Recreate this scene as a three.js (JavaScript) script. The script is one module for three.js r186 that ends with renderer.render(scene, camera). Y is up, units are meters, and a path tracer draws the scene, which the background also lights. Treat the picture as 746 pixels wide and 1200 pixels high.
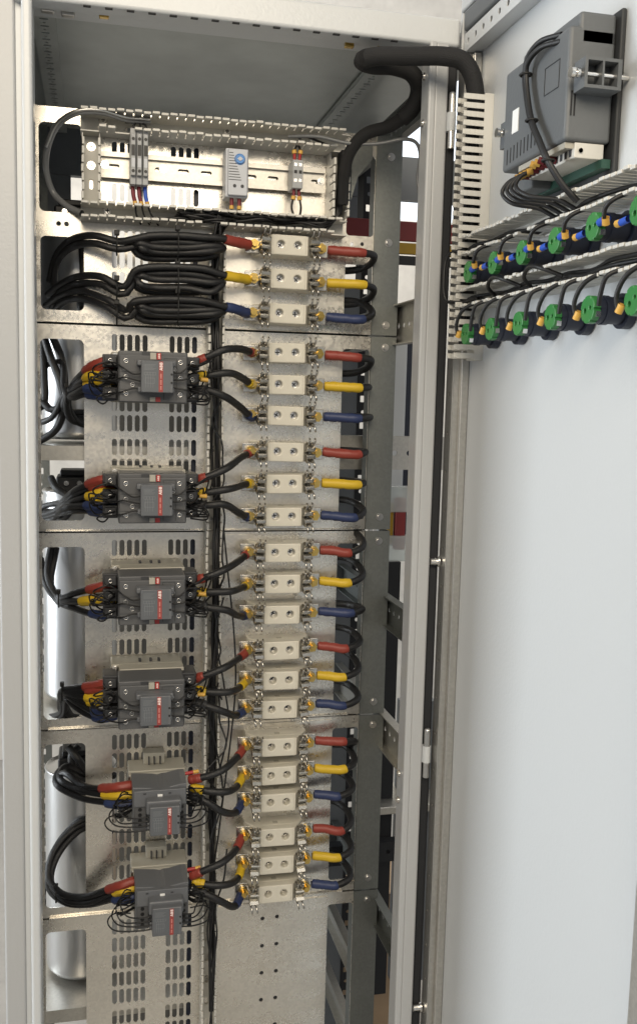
import * as THREE from 'three';
import { RectAreaLightUniformsLib } from 'three/addons/lights/RectAreaLightUniformsLib.js';
import { RoundedBoxGeometry } from 'three/addons/geometries/RoundedBoxGeometry.js';
import { mergeGeometries } from 'three/addons/utils/BufferGeometryUtils.js';
RectAreaLightUniformsLib.init();

/* ---------- camera, light, exposure ---------- */
const scene = new THREE.Scene();
const camera = new THREE.PerspectiveCamera(56.07, 746 / 1200, 0.05, 60);
camera.rotation.order = 'YXZ';
camera.position.set(0.0713, 1.5, 1.4632);
camera.rotation.set(-0.118097, -0.230549, 0.024955);
camera.updateMatrixWorld(true);
scene.add(camera);
const renderer = new THREE.WebGLRenderer({ antialias: true });
renderer.setSize(636, 1024);
renderer.toneMapping = THREE.LinearToneMapping;
renderer.toneMappingExposure = 1.1;
renderer.shadowMap.enabled = true;
scene.background = new THREE.Color().setRGB(0.37, 0.375, 0.38);   // the even light of the hall around the cabinet

/* ---------- helpers ---------- */
let seed = 7;
const rnd = () => ((seed = (seed * 1664525 + 1013904223) >>> 0) / 4294967296);
const rr = (a, b) => a + (b - a) * rnd();
const V = (x, y, z) => new THREE.Vector3(x, y, z);
const taken = {};
function numbered(n) { const k = taken[n] = (taken[n] ?? -1) + 1; return k ? n + '_' + String(k).padStart(3, '0') : n; }
function thing(name, label, category, group, pos) {
  const o = new THREE.Group(); o.name = numbered(name); scene.add(o);
  if (pos) o.position.set(...pos);
  o.userData = { label, category }; if (group) o.userData.group = group;
  return o;
}
function part(name, geo, m, parent, pos) {
  if (Array.isArray(geo)) geo = merge(geo);
  const o = new THREE.Mesh(geo, m); o.name = name; o.castShadow = o.receiveShadow = true;
  if (pos) o.position.set(...pos);
  parent.add(o); return o;
}
function struct(name, geo, m) { const o = part(name, geo, m, scene); o.userData.kind = 'structure'; return o; }
function merge(list) { return mergeGeometries(list.map((g) => { const h = g.index ? g.toNonIndexed() : g; for (const k of Object.keys(h.attributes)) if (!['position', 'normal', 'uv'].includes(k)) h.deleteAttribute(k); return h; })); }
function metreUV(g) {                    // box projection in metres
  const h = g.index ? g.toNonIndexed() : g, p = h.attributes.position, n = h.attributes.normal, uv = new Float32Array(p.count * 2);
  for (let i = 0; i < p.count; i++) {
    const ax = Math.abs(n.getX(i)), ay = Math.abs(n.getY(i)), az = Math.abs(n.getZ(i));
    const [u, v] = az >= ax && az >= ay ? [p.getX(i), p.getY(i)] : ax >= ay ? [p.getZ(i), p.getY(i)] : [p.getX(i), p.getZ(i)];
    uv[2 * i] = u; uv[2 * i + 1] = v;
  }
  h.setAttribute('uv', new THREE.BufferAttribute(uv, 2)); return h;
}
function bx(x0, x1, y0, y1, z0, z1, r = 0) {
  const w = x1 - x0, h = y1 - y0, d = z1 - z0;
  const g = r ? new RoundedBoxGeometry(w, h, d, 2, Math.min(r, w / 2.01, h / 2.01, d / 2.01)) : new THREE.BoxGeometry(w, h, d);
  return metreUV(g.translate((x0 + x1) / 2, (y0 + y1) / 2, (z0 + z1) / 2));
}
function cyl(r, h, axis = 'z', seg = 16, r2 = r) {   // starts at 0, runs along +axis
  const g = new THREE.CylinderGeometry(r2, r, h, seg).translate(0, h / 2, 0);
  if (axis === 'z') g.rotateX(Math.PI / 2);
  if (axis === 'x') g.rotateZ(-Math.PI / 2);
  return g;
}
function poly(pts, holes, depth, bevel = 0, seg = 8) {
  const s = new THREE.Shape(pts.map((p) => new THREE.Vector2(...p)));
  for (const h of holes || []) s.holes.push(h);
  return metreUV(new THREE.ExtrudeGeometry(s, { depth, bevelEnabled: bevel > 0, bevelSize: bevel, bevelThickness: bevel, bevelSegments: 2, curveSegments: seg }));
}
function pill(cx, cy, w, h) {
  const p = new THREE.Path(), r = Math.min(w, h) / 2;
  if (h >= w) { p.absarc(cx, cy + h / 2 - r, r, 0, Math.PI, false); p.absarc(cx, cy - h / 2 + r, r, Math.PI, 2 * Math.PI, false); }
  else { p.absarc(cx + w / 2 - r, cy, r, -Math.PI / 2, Math.PI / 2, false); p.absarc(cx - w / 2 + r, cy, r, Math.PI / 2, 1.5 * Math.PI, false); }
  p.closePath(); return p;
}
function rrect(x0, x1, y0, y1, r) {
  const p = new THREE.Path();
  p.moveTo(x0 + r, y0); p.lineTo(x1 - r, y0); p.absarc(x1 - r, y0 + r, r, -Math.PI / 2, 0); p.lineTo(x1, y1 - r); p.absarc(x1 - r, y1 - r, r, 0, Math.PI / 2);
  p.lineTo(x0 + r, y1); p.absarc(x0 + r, y1 - r, r, Math.PI / 2, Math.PI); p.lineTo(x0, y0 + r); p.absarc(x0 + r, y0 + r, r, Math.PI, 1.5 * Math.PI);
  return p;
}
const circ = (x, y, r) => { const p = new THREE.Path(); p.absarc(x, y, r, 0, Math.PI * 2); return p; };
// a point of the plane z = const, given where the photograph (746 x 1200) shows it
const camM = camera.matrixWorld.clone(), eye = camera.position.clone();
function spot(u, v, z) { const d = V((u - 373) / 1127, (600 - v) / 1127, -1).transformDirection(camM); return d.multiplyScalar((z - eye.z) / d.z).add(eye); }
const path = (list) => list.map(([u, v, z]) => spot(u, v, z));
class Piece extends THREE.Curve { constructor(c, a, b) { super(); this.c = c; this.a = a; this.b = b; } getPoint(t, o) { return this.c.getPointAt(Math.min(1, Math.max(0, this.a + (this.b - this.a) * t)), o); } }
function curveOf(pts) { const c = new THREE.CatmullRomCurve3(pts, false, 'centripetal'); c.arcLengthDivisions = 120; return c; }
function tube(pts, r, seg = 24, rad = 8) { return new THREE.TubeGeometry(curveOf(pts), seg, r, rad); }
function capped(c, a, b, r, seg = 8) {
  const pc = new Piece(c, a, b), g = new THREE.TubeGeometry(pc, seg, r, 10), list = [g], ps = g.attributes.position, k0 = rr(0, 90);
  for (let i = 0; i <= seg; i++) { const o = pc.getPointAt(i / seg); for (let j = 0; j <= 10; j++) { const n = i * 11 + j, e = Math.min(i, seg - i), f = 1 + 0.16 * (vnoise(i * 0.8 + k0, (j % 10) * 0.6, 1024, 5) - 0.5) - (e === 0 ? 0.10 : 0); ps.setXYZ(n, o.x + (ps.getX(n) - o.x) * f, o.y + (ps.getY(n) - o.y) * f, o.z + (ps.getZ(n) - o.z) * f); } }
  g.computeVertexNormals();
  for (const t of [a, b]) { const p = c.getPointAt(t), tg = c.getTangentAt(t); const d = new THREE.CircleGeometry(r * 0.9, 10); d.lookAt(tg.clone().multiplyScalar(t === a ? -1 : 1)); d.translate(p.x, p.y, p.z); list.push(d); }
  return merge(list);
}

/* ---------- procedural textures ---------- */
function hash(x, y, s) { let h = (x * 374761393 + y * 668265263 + s * 974634757) | 0; h = Math.imul(h ^ (h >>> 13), 1274126177); return ((h ^ (h >>> 16)) >>> 0) / 4294967296; }
function vnoise(x, y, per, s) {
  const xi = Math.floor(x), yi = Math.floor(y), fx = x - xi, fy = y - yi, m = (a) => ((a % per) + per) % per;
  const u = fx * fx * (3 - 2 * fx), v = fy * fy * (3 - 2 * fy);
  const a = hash(m(xi), m(yi), s), b = hash(m(xi + 1), m(yi), s), c = hash(m(xi), m(yi + 1), s), d = hash(m(xi + 1), m(yi + 1), s);
  return a + (b - a) * u + (c - a) * v + (a - b - c + d) * u * v;
}
function fbm(x, y, per, s, o = 4) { let r = 0, a = 0.5; for (let i = 0; i < o; i++) { r += a * vnoise(x * (1 << i), y * (1 << i), per * (1 << i), s + i); a /= 2; } return r; }
function cells(x, y, per, s) {
  const xi = Math.floor(x), yi = Math.floor(y); let d = 9, id = 0;
  for (let j = -1; j <= 1; j++) for (let i = -1; i <= 1; i++) {
    const cx = xi + i, cy = yi + j, mx = ((cx % per) + per) % per, my = ((cy % per) + per) % per;
    const dx = cx + hash(mx, my, s) - x, dy = cy + hash(mx, my, s + 1) - y, q = dx * dx + dy * dy;
    if (q < d) { d = q; id = hash(mx, my, s + 2); }
  }
  return id;
}
function dataTex(n, fn, size, srgb) {
  const a = new Uint8Array(n * n * 4);
  for (let y = 0; y < n; y++) for (let x = 0; x < n; x++) { const c = fn(x / n, y / n), i = 4 * (y * n + x); a[i] = 255 * Math.min(1, Math.max(0, c[0])); a[i + 1] = 255 * Math.min(1, Math.max(0, c[1])); a[i + 2] = 255 * Math.min(1, Math.max(0, c[2])); a[i + 3] = 255; }
  const t = new THREE.DataTexture(a, n, n); t.wrapS = t.wrapT = THREE.RepeatWrapping; t.magFilter = THREE.LinearFilter; t.minFilter = THREE.LinearMipmapLinearFilter; t.generateMipmaps = true;
  t.repeat.set(1 / size, 1 / size); if (srgb) t.colorSpace = THREE.SRGBColorSpace; t.needsUpdate = true; return t;
}
const zincColor = dataTex(512, (u, v) => { const s = cells(u * 120, v * 120, 120, 3), f = fbm(u * 5, v * 5, 5, 11, 6), k = 0.88 + 0.045 * (s - 0.5) + 0.08 * (f - 0.47); return [k, k * 0.99, k * 0.97]; }, 0.42, true);
const zincRough = dataTex(512, (u, v) => { const s = cells(u * 120, v * 120, 120, 3), f = fbm(u * 6, v * 24, 6, 31, 4), g = fbm(u * 5, v * 5, 5, 71, 4), k = 0.31 + 0.09 * (s - 0.5) + 0.22 * (f - 0.47) + 0.12 * (g - 0.47); return [k, k, k]; }, 0.42);
const zincBump = dataTex(512, (u, v) => { const f = fbm(u * 9, v * 9, 9, 51, 5), s = cells(u * 120, v * 120, 120, 3); const k = 0.85 * f + 0.03 * s; return [k, k, k]; }, 0.42);
const grainBump = dataTex(256, (u, v) => { const f = fbm(u * 40, v * 40, 40, 91, 3); return [f, f, f]; }, 0.12);
const softVar = dataTex(256, (u, v) => { const f = fbm(u * 6, v * 6, 6, 17, 5), k = 0.93 + 0.14 * (f - 0.47); return [k, k, k]; }, 0.3, true);
const braidBump = dataTex(128, (u, v) => { const a = Math.sin((u * 16 + v * 16) * Math.PI * 2), b = Math.sin((u * 16 - v * 16) * Math.PI * 2); const k = 0.5 + 0.25 * a * (b > 0 ? 1 : -0.6) + 0.2 * b; return [k, k, k]; }, 1);
braidBump.repeat.set(14, 1);

const paintRough = dataTex(512, (u, v) => { const f = fbm(u * 5, v * 5, 5, 131, 5), g = fbm(u * 3, v * 60, 60, 141, 3), k = 0.33 + 0.16 * (f - 0.47) + 0.10 * Math.max(0, g - 0.62); return [k, k, k]; }, 1.3);
const std = (rgb, roughness, metalness = 0, extra = {}) => new THREE.MeshStandardMaterial({ color: new THREE.Color().setRGB(...rgb), roughness, metalness, ...extra });
const M = {
  zinc: std([1.0, 0.975, 0.925], 1, 0.92, { map: zincColor, roughnessMap: zincRough, bumpMap: zincBump, bumpScale: 0.00012 }),
  zincFlat: std([0.72, 0.71, 0.68], 0.42, 0.9, { map: zincColor, bumpMap: zincBump, bumpScale: 0.0003 }),
  roof: std([0.56, 0.59, 0.575], 0.42, 0.4, { map: softVar, bumpMap: zincBump, bumpScale: 0.00025 }),
  railZinc: std([0.74, 0.74, 0.73], 0.36, 0.85, { map: zincColor, bumpMap: zincBump, bumpScale: 0.0001 }),
  zincShaded: std([0.27, 0.29, 0.29], 0.5, 0.85, { map: zincColor, bumpMap: zincBump, bumpScale: 0.0003 }),  // zinc for parts in shade, the shade put into the colour
  paint: std([0.575, 0.595, 0.61], 1, 0, { roughnessMap: paintRough, bumpMap: grainBump, bumpScale: 0.0002 }),
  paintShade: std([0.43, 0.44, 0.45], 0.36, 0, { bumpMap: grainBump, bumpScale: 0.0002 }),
  paintDark: std([0.16, 0.175, 0.19], 0.5, 0, { map: softVar }),
  ceramic: std([0.70, 0.665, 0.57], 0.32, 0, { map: softVar }),
  duct: std([0.70, 0.685, 0.635], 0.45, 0, { map: softVar }),
  chrome: std([0.85, 0.83, 0.8], 0.22, 1),
  spring: std([0.50, 0.48, 0.44], 0.24, 1),
  tin: std([0.58, 0.565, 0.53], 0.26, 1),
  yellowZinc: std([0.62, 0.43, 0.13], 0.22, 1),
  steel: std([0.6, 0.59, 0.57], 0.32, 1),
  alu: std([0.66, 0.665, 0.67], 0.34, 1, { bumpMap: zincBump, bumpScale: 0.0004 }),
  cable: std([0.010, 0.010, 0.011], 0.36, 0, { bumpMap: grainBump, bumpScale: 0.0002 }),
  wire: std([0.008, 0.008, 0.009], 0.5),
  tie: std([0.006, 0.006, 0.006], 0.6),
  contactor: std([0.085, 0.086, 0.089], 0.48, 0, { bumpMap: grainBump, bumpScale: 0.00015 }),
  contactorPale: std([0.12, 0.125, 0.135], 0.42, 0, { bumpMap: grainBump, bumpScale: 0.00015 }),
  contactorDark: std([0.035, 0.036, 0.04], 0.55),
  cream: std([0.44, 0.42, 0.36], 0.5, 0, { map: softVar }),
  black: std([0.008, 0.008, 0.009], 0.5),
  rubber: std([0.014, 0.015, 0.018], 0.75),
  red: std([0.25, 0.04, 0.028], 0.5), yellow: std([0.60, 0.40, 0.02], 0.5), blue: std([0.022, 0.036, 0.105], 0.5),
  brightRed: std([0.36, 0.03, 0.03], 0.45), maroon: std([0.16, 0.012, 0.02], 0.5), ferrule: std([0.62, 0.36, 0.07], 0.5), lightBlue: std([0.02, 0.09, 0.5], 0.5),
  busRed: std([0.20, 0.018, 0.018], 0.5), busYellow: std([0.42, 0.25, 0.01], 0.5),
  green: std([0.03, 0.19, 0.045], 0.4), navy: std([0.012, 0.016, 0.032], 0.45),
  white: std([0.8, 0.8, 0.78], 0.5), device: std([0.34, 0.35, 0.36], 0.5), thermo: std([0.50, 0.52, 0.56], 0.5), knobBlue: std([0.06, 0.22, 0.55], 0.4),
  meter: std([0.11, 0.118, 0.125], 0.5, 0, { bumpMap: grainBump, bumpScale: 0.0002 }), meterDark: std([0.03, 0.032, 0.034], 0.6), pcb: std([0.02, 0.07, 0.05], 0.5),
  hose: std([0.014, 0.014, 0.015], 0.7, 0, { bumpMap: braidBump, bumpScale: 0.0012 }),
  slotShade: std([0.20, 0.19, 0.17], 0.6, 0, { map: softVar }),
  clear: new THREE.MeshPhysicalMaterial({ color: 0xdfe6e6, roughness: 0.25, transmission: 0.6, thickness: 0 }),
  wall: std([0.62, 0.60, 0.56], 0.85, 0, { map: softVar }), floor: std([0.40, 0.385, 0.36], 0.6, 0, { map: softVar }), card: std([0.42, 0.30, 0.19], 0.85, 0, { map: softVar }),
};
M.clear.color.setRGB(0.8, 0.84, 0.84);
const phase = [M.red, M.yellow, M.blue], phaseName = ['red', 'yellow', 'blue'];
const ord = ['first', 'second', 'third', 'fourth', 'fifth', 'sixth', 'seventh'];

/* ---------- the setting ---------- */
struct('floor', bx(-4, 4, -0.1, 0, -4, 6), M.floor);
struct('back_wall', bx(-4, 4, 0.001, 3.6, -2.7, -2.5), M.wall);

/* ---------- lamps of the hall, and added fill lights ---------- */
function lamp(name, label, x, y, z, w, h, look, power, rgb) {
  const t = thing(name, label, name.endsWith('window') ? 'window' : 'lamp'); t.position.set(x, y, z);
  const f = part('lamp_panel', new THREE.PlaneGeometry(w, h), new THREE.MeshStandardMaterial({ color: 0x000000, emissive: new THREE.Color().setRGB(...rgb), emissiveIntensity: power * 0.6 }), t);
  part('housing', bx(-w / 2 - 0.03, w / 2 + 0.03, -h / 2 - 0.03, h / 2 + 0.03, -0.06, -0.004), M.paint, t);
  t.lookAt(...look);
  const l = new THREE.RectAreaLight(new THREE.Color().setRGB(...rgb), power, w, h); l.position.z = 0.01; l.rotation.y = Math.PI; t.add(l); l.name = 'light';
  return t;
}
lamp('ceiling_and_added_lamp', 'long white ceiling lamp above and in front of the cabinet', -0.35, 2.75, 2.4, 2.2, 1.1, [0.1, 1.4, 0], 5.2, [1, 0.88, 0.70]);
lamp('side_and_added_window', 'tall daylit window in the hall to the left of the cabinet', -2.6, 1.5, -0.5, 0.75, 2.4, [0.6, 1.2, 0.2], 8.5, [0.90, 0.96, 1]);
lamp('side_and_added_window', 'added fill light panel in front and to the left of the cabinet', -1.9, 1.45, 2.1, 1.2, 1.6, [0.6, 1.2, 0.6], 0.35, [0.95, 0.98, 1]);  // unseen fill light, added to brighten the door
lamp('ceiling_and_added_lamp', 'added white lamp panel behind the cabinet lighting the rear wall', 0.6, 3.1, -1.0, 2.4, 0.6, [0.9, 1.2, -2.4], 6, [1, 0.95, 0.88]);  // unseen lamp, added to brighten the rear wall
{
  const t = thing('hall_window', 'bright daylit window pane in the cream wall behind the cabinet', 'window');
  part('pane', bx(1.22, 1.8, 2.245, 2.9, -2.492, -2.484), new THREE.MeshStandardMaterial({ color: 0x111111, emissive: new THREE.Color().setRGB(0.85, 0.92, 1), emissiveIntensity: 1.6 }), t);
  part('frame', [bx(1.19, 1.22, 2.215, 2.93, -2.499, -2.47), bx(1.8, 1.83, 2.215, 2.93, -2.499, -2.47), bx(1.22, 1.8, 2.215, 2.245, -2.499, -2.47), bx(1.22, 1.8, 2.9, 2.93, -2.499, -2.47)], M.white, t);
}

/* ---------- the cabinet ---------- */
const cab = thing('electrical_cabinet', 'tall light grey steel switchgear cabinet standing open with galvanised mounting plates inside', 'electrical cabinet');
const screwHead = merge([cyl(0.0055, 0.0012, 'z', 6), cyl(0.0042, 0.004, 'z', 14)]);
const washerHead = merge([cyl(0.0075, 0.0012, 'z', 18), cyl(0.0048, 0.0045, 'z', 6)]);
function bolt(parent, x, y, z, s = 1, m = M.chrome, axis) { const b = part('bolt', washerHead, m, parent, [x, y, z]); b.scale.setScalar(s); b.rotation.z = rr(0, 1); if (axis === 'x') b.rotation.set(0, -Math.PI / 2, 0); return b; }
// frame
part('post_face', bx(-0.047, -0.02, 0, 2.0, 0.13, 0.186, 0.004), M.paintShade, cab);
part('left_post', [bx(-0.021, -0.0115, 0.0, 2.0, 0.14, 0.182), bx(-0.0125, 0.0005, 0.02, 2.0, 0.15, 0.2, 0.005)], M.paint, cab);
part('right_post', [bx(0.503, 0.5135, 0.02, 1.972, 0.168, 0.2, 0.003), bx(0.511, 0.531, 0.02, 1.972, 0.15, 0.199, 0.004)], M.paintShade, cab);  // darker copy of the cabinet paint, shade put into the colour
part('door_seal', bx(0.5315, 0.546, 0.02, 1.972, 0.10, 0.192, 0.004), M.rubber, cab);
part('roof_beam', [bx(-0.022, 0.545, 1.966, 2.002, 0.168, 0.2, 0.005), bx(-0.047, 0.545, 1.97, 1.999, 0.13, 0.188, 0.004)], M.paint, cab);
part('roof_panel', [bx(-0.042, 0.62, 1.992, 1.996, -0.6, 0.168)], M.roof, cab);
part('side_panel_and_blocker', [bx(-0.0425, -0.038, 1.6, 1.99, -0.6, -0.001), bx(-0.0425, -0.038, 0.02, 1.99, 0, 0.13)], M.paintDark, cab);  // front strip added to block window light near the door hinge
for (let k = 0; k < 16; k++) part('seal_clip', bx(0.06 + k * 0.026, 0.069 + k * 0.026, 1.9648, 1.9662, 0.194, 0.198), M.rubber, cab);
// slotted rails under the roof
function railAlong(x0, x1, y, z0, z1, name, m, pitch = 0.025) {
  const w = x1 - x0, holes = [];
  for (let z = z0 + 0.02, i = 0; z < z1 - 0.01; z += pitch / 2, i++) holes.push(i % 2 ? circ((x0 + x1) / 2, z, 0.0022) : pill((x0 + x1) / 2, z, 0.011, 0.0055));
  const g = poly([[x0, z0], [x1, z0], [x1, z1], [x0, z1]], holes, 0.002).rotateX(Math.PI / 2).translate(0, y, 0);
  const lips = [bx(x0, x0 + 0.002, y - 0.0005, y + 0.006, z0, z1), bx(x1 - 0.002, x1, y - 0.0005, y + 0.006, z0, z1)];
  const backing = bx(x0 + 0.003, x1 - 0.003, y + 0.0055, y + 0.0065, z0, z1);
  const r = part(name, [g, ...lips], m, cab); part('rail_slot_shade', backing, M.rubber, r); return r;  // dark sheet puts shade into the rail slots
}
railAlong(-0.006, 0.024, 1.983, -0.55, 0.13, 'roof_rail', M.roof);
railAlong(0.466, 0.496, 1.983, -0.55, 0.11, 'roof_rail', M.roof);
for (const [u, v] of [[56, 9], [80, 14]]) { const p = spot(u, v, 0.155); part('corner_bolt', bx(p.x - 0.008, p.x + 0.008, p.y - 0.006, p.y + 0.003, 0.15, 0.16, 0.002), M.steel, cab); }
for (const [u, v] of [[122, 17], [409, 52], [447, 55]]) { const p = spot(u, v, 0.16); part('nut_clip', bx(p.x - 0.006, p.x + 0.006, p.y - 0.004, p.y + 0.003, 0.155, 0.163, 0.001), M.yellowZinc, cab); }

// mounting plates
const S = [1.9, 1.598, 1.2925, 0.9887, 0.6854, 0.383, 0.08];
const slotRows = [0.0245, 0.054, 0.0835, 0.113, 0.1425, 0.178, 0.2075, 0.237, 0.2665];
for (let k = 0; k < 6; k++) {
  const top = S[k] - 0.0014, bot = S[k + 1] + 0.0014, holes = [];
  const x0 = -0.018, x1 = 0.491;
  // plate outline with the right-hand window cut in from the side
  if (k === 0) { holes.push(rrect(-0.0035, 0.056, 1.7545, 1.877, 0.008), rrect(-0.0025, 0.058, 1.617, 1.7205, 0.008)); for (const q of [0.023, 0.034]) holes.push(circ(q, 1.7385, 0.0036)); }
  else holes.push(rrect(-0.004, 0.0575, bot + 0.016, top - 0.021, 0.008));
  if (k === 0) holes.push(rrect(0.447, 0.4905, 1.618, 1.705, 0.003), rrect(0.447, 0.4905, 1.748, 1.868, 0.006), circ(0.4566, 1.7353, 0.003), circ(0.473, 1.7362, 0.003));
  else holes.push(rrect(0.447, 0.4905, bot + (k === 3 ? 0.02 : 0.016), top - 0.02, 0.006));
  slotRows.forEach((d, r) => {
    const cy = S[k] - d; if (k === 0 && (r === 2 || r === 4 || r === 8)) return;
    const skipL = false;
    for (let i = 0; i < 5; i++) if (!skipL) holes.push(pill(0.101 + i * 0.0111, cy, 0.0074, 0.0245));
    for (let i = 0; i < 4; i++) holes.push(pill(0.185 + i * 0.0111, cy, 0.0074, 0.0245));
  });
  if (k === 4) { }
  if (k === 5) for (const [u, v] of [[307, 1073], [325, 1071], [306, 1105], [324, 1102], [305, 1135], [323, 1133], [304, 1172], [322, 1168], [321, 1199]]) { const p = spot(u, v, 0); holes.push(circ(p.x, p.y, 0.0027)); }
  const pl = part('mounting_plate', [poly([[x0, bot], [x1, bot], [x1, top], [x0, top]], holes, 0.002, 0, 5).translate(0, 0, -0.002),
    bx(x0, x1, top - 0.0018, top, -0.014, -0.0021), bx(x0, x1, bot, bot + 0.0018, -0.014, -0.0021), bx(x0 + 0.02, x1 - 0.02, bot - 0.0002, bot + 0.0016, 0.0001, 0.005, 0.0006)], M.zinc, cab);
  part('seam_shade_strip', bx(x0, x1, bot - 0.004, bot + 0.004, -0.017, -0.0152), M.rubber, pl);  // dark strip behind the seam, stands in for shade in the joint
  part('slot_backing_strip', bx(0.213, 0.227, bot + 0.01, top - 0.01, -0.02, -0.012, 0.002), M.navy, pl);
  // the upright flange on the right
  part('upright_flange', [bx(0.4915, 0.532, bot, top, 0.0005, 0.003), bx(0.4915, 0.4935, bot, top, -0.03, 0.0004), bx(0.53, 0.532, bot, top, -0.05, 0.0004)], M.zincShaded, pl);
  for (const y of k === 0 ? [1.868, 1.74, 1.615] : [top - 0.016, bot + 0.02]) bolt(pl, 0.514, y, 0.003, 0.8, M.steel);
  // step where the fuse plate ends above the seam
  part('plate_lip', bx(0.262, 0.491, bot + 0.0148, bot + 0.0158, 0.0001, 0.0012), M.zinc, pl);
}
// fuse backing sheet
for (let k = 0; k < 4; k++) part('fuse_plate', bx(0.262, 0.4455, S[k + 1] + 0.0165, (k === 0 ? 1.738 : S[k] - 0.006), 0.0004, 0.0018), M.zinc, cab);
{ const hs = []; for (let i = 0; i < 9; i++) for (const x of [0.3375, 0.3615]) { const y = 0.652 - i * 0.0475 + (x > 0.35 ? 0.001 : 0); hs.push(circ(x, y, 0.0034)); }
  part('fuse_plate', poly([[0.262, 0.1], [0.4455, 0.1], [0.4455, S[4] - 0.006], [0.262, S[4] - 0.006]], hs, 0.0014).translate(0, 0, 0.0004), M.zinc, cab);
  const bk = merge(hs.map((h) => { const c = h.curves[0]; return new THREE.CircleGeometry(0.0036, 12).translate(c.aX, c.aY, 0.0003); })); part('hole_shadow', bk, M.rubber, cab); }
// struts and rear frame seen through the gaps
function strutZ(y0, y1, x, z0, z1, m = M.zincShaded) {
  const holes = []; for (let z = z0 + 0.02; z < z1 - 0.01; z += 0.025) holes.push(circ(z, (y0 + y1) / 2, 0.004));
  const g = poly([[z0, y0], [z1, y0], [z1, y1], [z0, y1]], holes, 0.002).rotateY(-Math.PI / 2).translate(x, 0, 0);
  return part('strut', [g, bx(x - 0.014, x - 0.002, y1 - 0.002, y1, z0, z1), bx(x - 0.014, x - 0.002, y0, y0 + 0.002, z0, z1)], m, cab);
}
strutZ(1.585, 1.647, 0.54, -0.45, 0.15, M.zincFlat); strutZ(1.135, 1.185, 0.54, -0.45, 0.15, M.zincShaded); strutZ(0.93, 0.99, 0.54, -0.45, 0.15, M.zincFlat); strutZ(0.62, 0.67, 0.54, -0.45, 0.15, M.zincShaded); strutZ(1.90, 1.945, 0.54, -0.45, 0.15, M.zincShaded);
strutZ(0.50, 0.545, 0.515, -0.28, -0.03, M.zincFlat); strutZ(0.36, 0.41, 0.515, -0.28, -0.03, M.zincFlat);
function strutX(y0, y1, z, x0, x1, m) {
  const holes = []; for (let x = x0 + 0.02; x < x1 - 0.01; x += 0.025) holes.push(circ(x, (y0 + y1) / 2, 0.0045));
  return part('cross_strut', [poly([[x0, y0], [x1, y0], [x1, y1], [x0, y1]], holes, 0.002).translate(0, 0, z), bx(x0, x1, y1 - 0.002, y1, z - 0.02, z - 0.0005)], m, cab);
}
strutX(1.385, 1.44, -0.06, 0.36, 0.66, M.zincFlat); strutX(0.60, 0.64, -0.25, 0.36, 0.7, M.rubber);
function rearPost(x, z, w, m) {
  const holes = []; for (let y = 0.3; y < 1.93; y += 0.05) holes.push(rrect(x + w / 2 - 0.006, x + w / 2 + 0.006, y - 0.006, y + 0.006, 0.001), circ(x + w / 2, y + 0.025, 0.004));
  part('rear_post', [poly([[x, 0], [x + w, 0], [x + w, 1.98], [x, 1.98]], holes, 0.002, 0, 4).translate(0, 0, z), bx(x, x + 0.002, 0, 1.98, z - 0.04, z - 0.0005)], m, cab);
}
rearPost(0.555, -0.3, 0.022, M.rubber); rearPost(-0.045, -0.42, 0.035, M.zincShaded);
part('rear_board', bx(0.40, 0.554, 0.1, 1.72, -0.305, -0.30), M.paintDark, cab);
part('rear_board', bx(0.075, 0.30, 0.1, 1.66, -0.42, -0.41), M.slotShade, cab);  // board added to put shade behind the plate slots
part('rear_header', bx(-0.045, 1.0, 1.905, 1.99, -0.49, -0.47), M.paintDark, cab);
part('rear_board', bx(-0.045, 0.03, 1.60, 1.904, -0.49, -0.47), M.paintDark, cab);
part('rear_board', bx(0.52, 0.60, 1.825, 1.904, -0.49, -0.47), M.paintDark, cab);
part('rear_upright', bx(0.586, 0.592, 0.25, 1.745, -0.31, -0.295), M.white, cab);
part('rear_upright', bx(0.60, 0.648, 1.22, 1.64, -0.32, -0.29, 0.004), M.paint, cab);
part('rear_upright', bx(0.65, 0.72, 1.22, 1.64, -0.33, -0.30), M.navy, cab);
part('rear_upright', bx(0.60, 0.6455, 0.3, 1.19, -0.31, -0.28), M.rubber, cab);
part('rear_upright', bx(0.668, 0.74, 0.3, 0.90, -0.34, -0.31), M.paintDark, cab);
part('rear_shelf', bx(0.60, 0.80, 0.70, 0.715, -0.36, -0.24, 0.002), M.zincFlat, cab);
// corner gusset at the upper right
part('corner_gusset', poly([[0.452, 1.80], [0.462, 1.835], [0.484, 1.862], [0.484, 1.885], [0.452, 1.885]], [], 0.002).translate(0, 0, 0.003), M.zincShaded, cab);
// shelves carrying the capacitors
for (const y of [1.42, 0.995, 0.52]) { part('capacitor_shelf', [bx(-0.035, 0.24, y - 0.004, y, -0.3, -0.02), bx(-0.035, 0.24, y - 0.022, y, -0.02, -0.018)], M.zincFlat, cab); }
part('rear_tray', bx(-0.035, 0.24, 0.40, 0.52, -0.42, -0.418), M.paintDark, cab);
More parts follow.
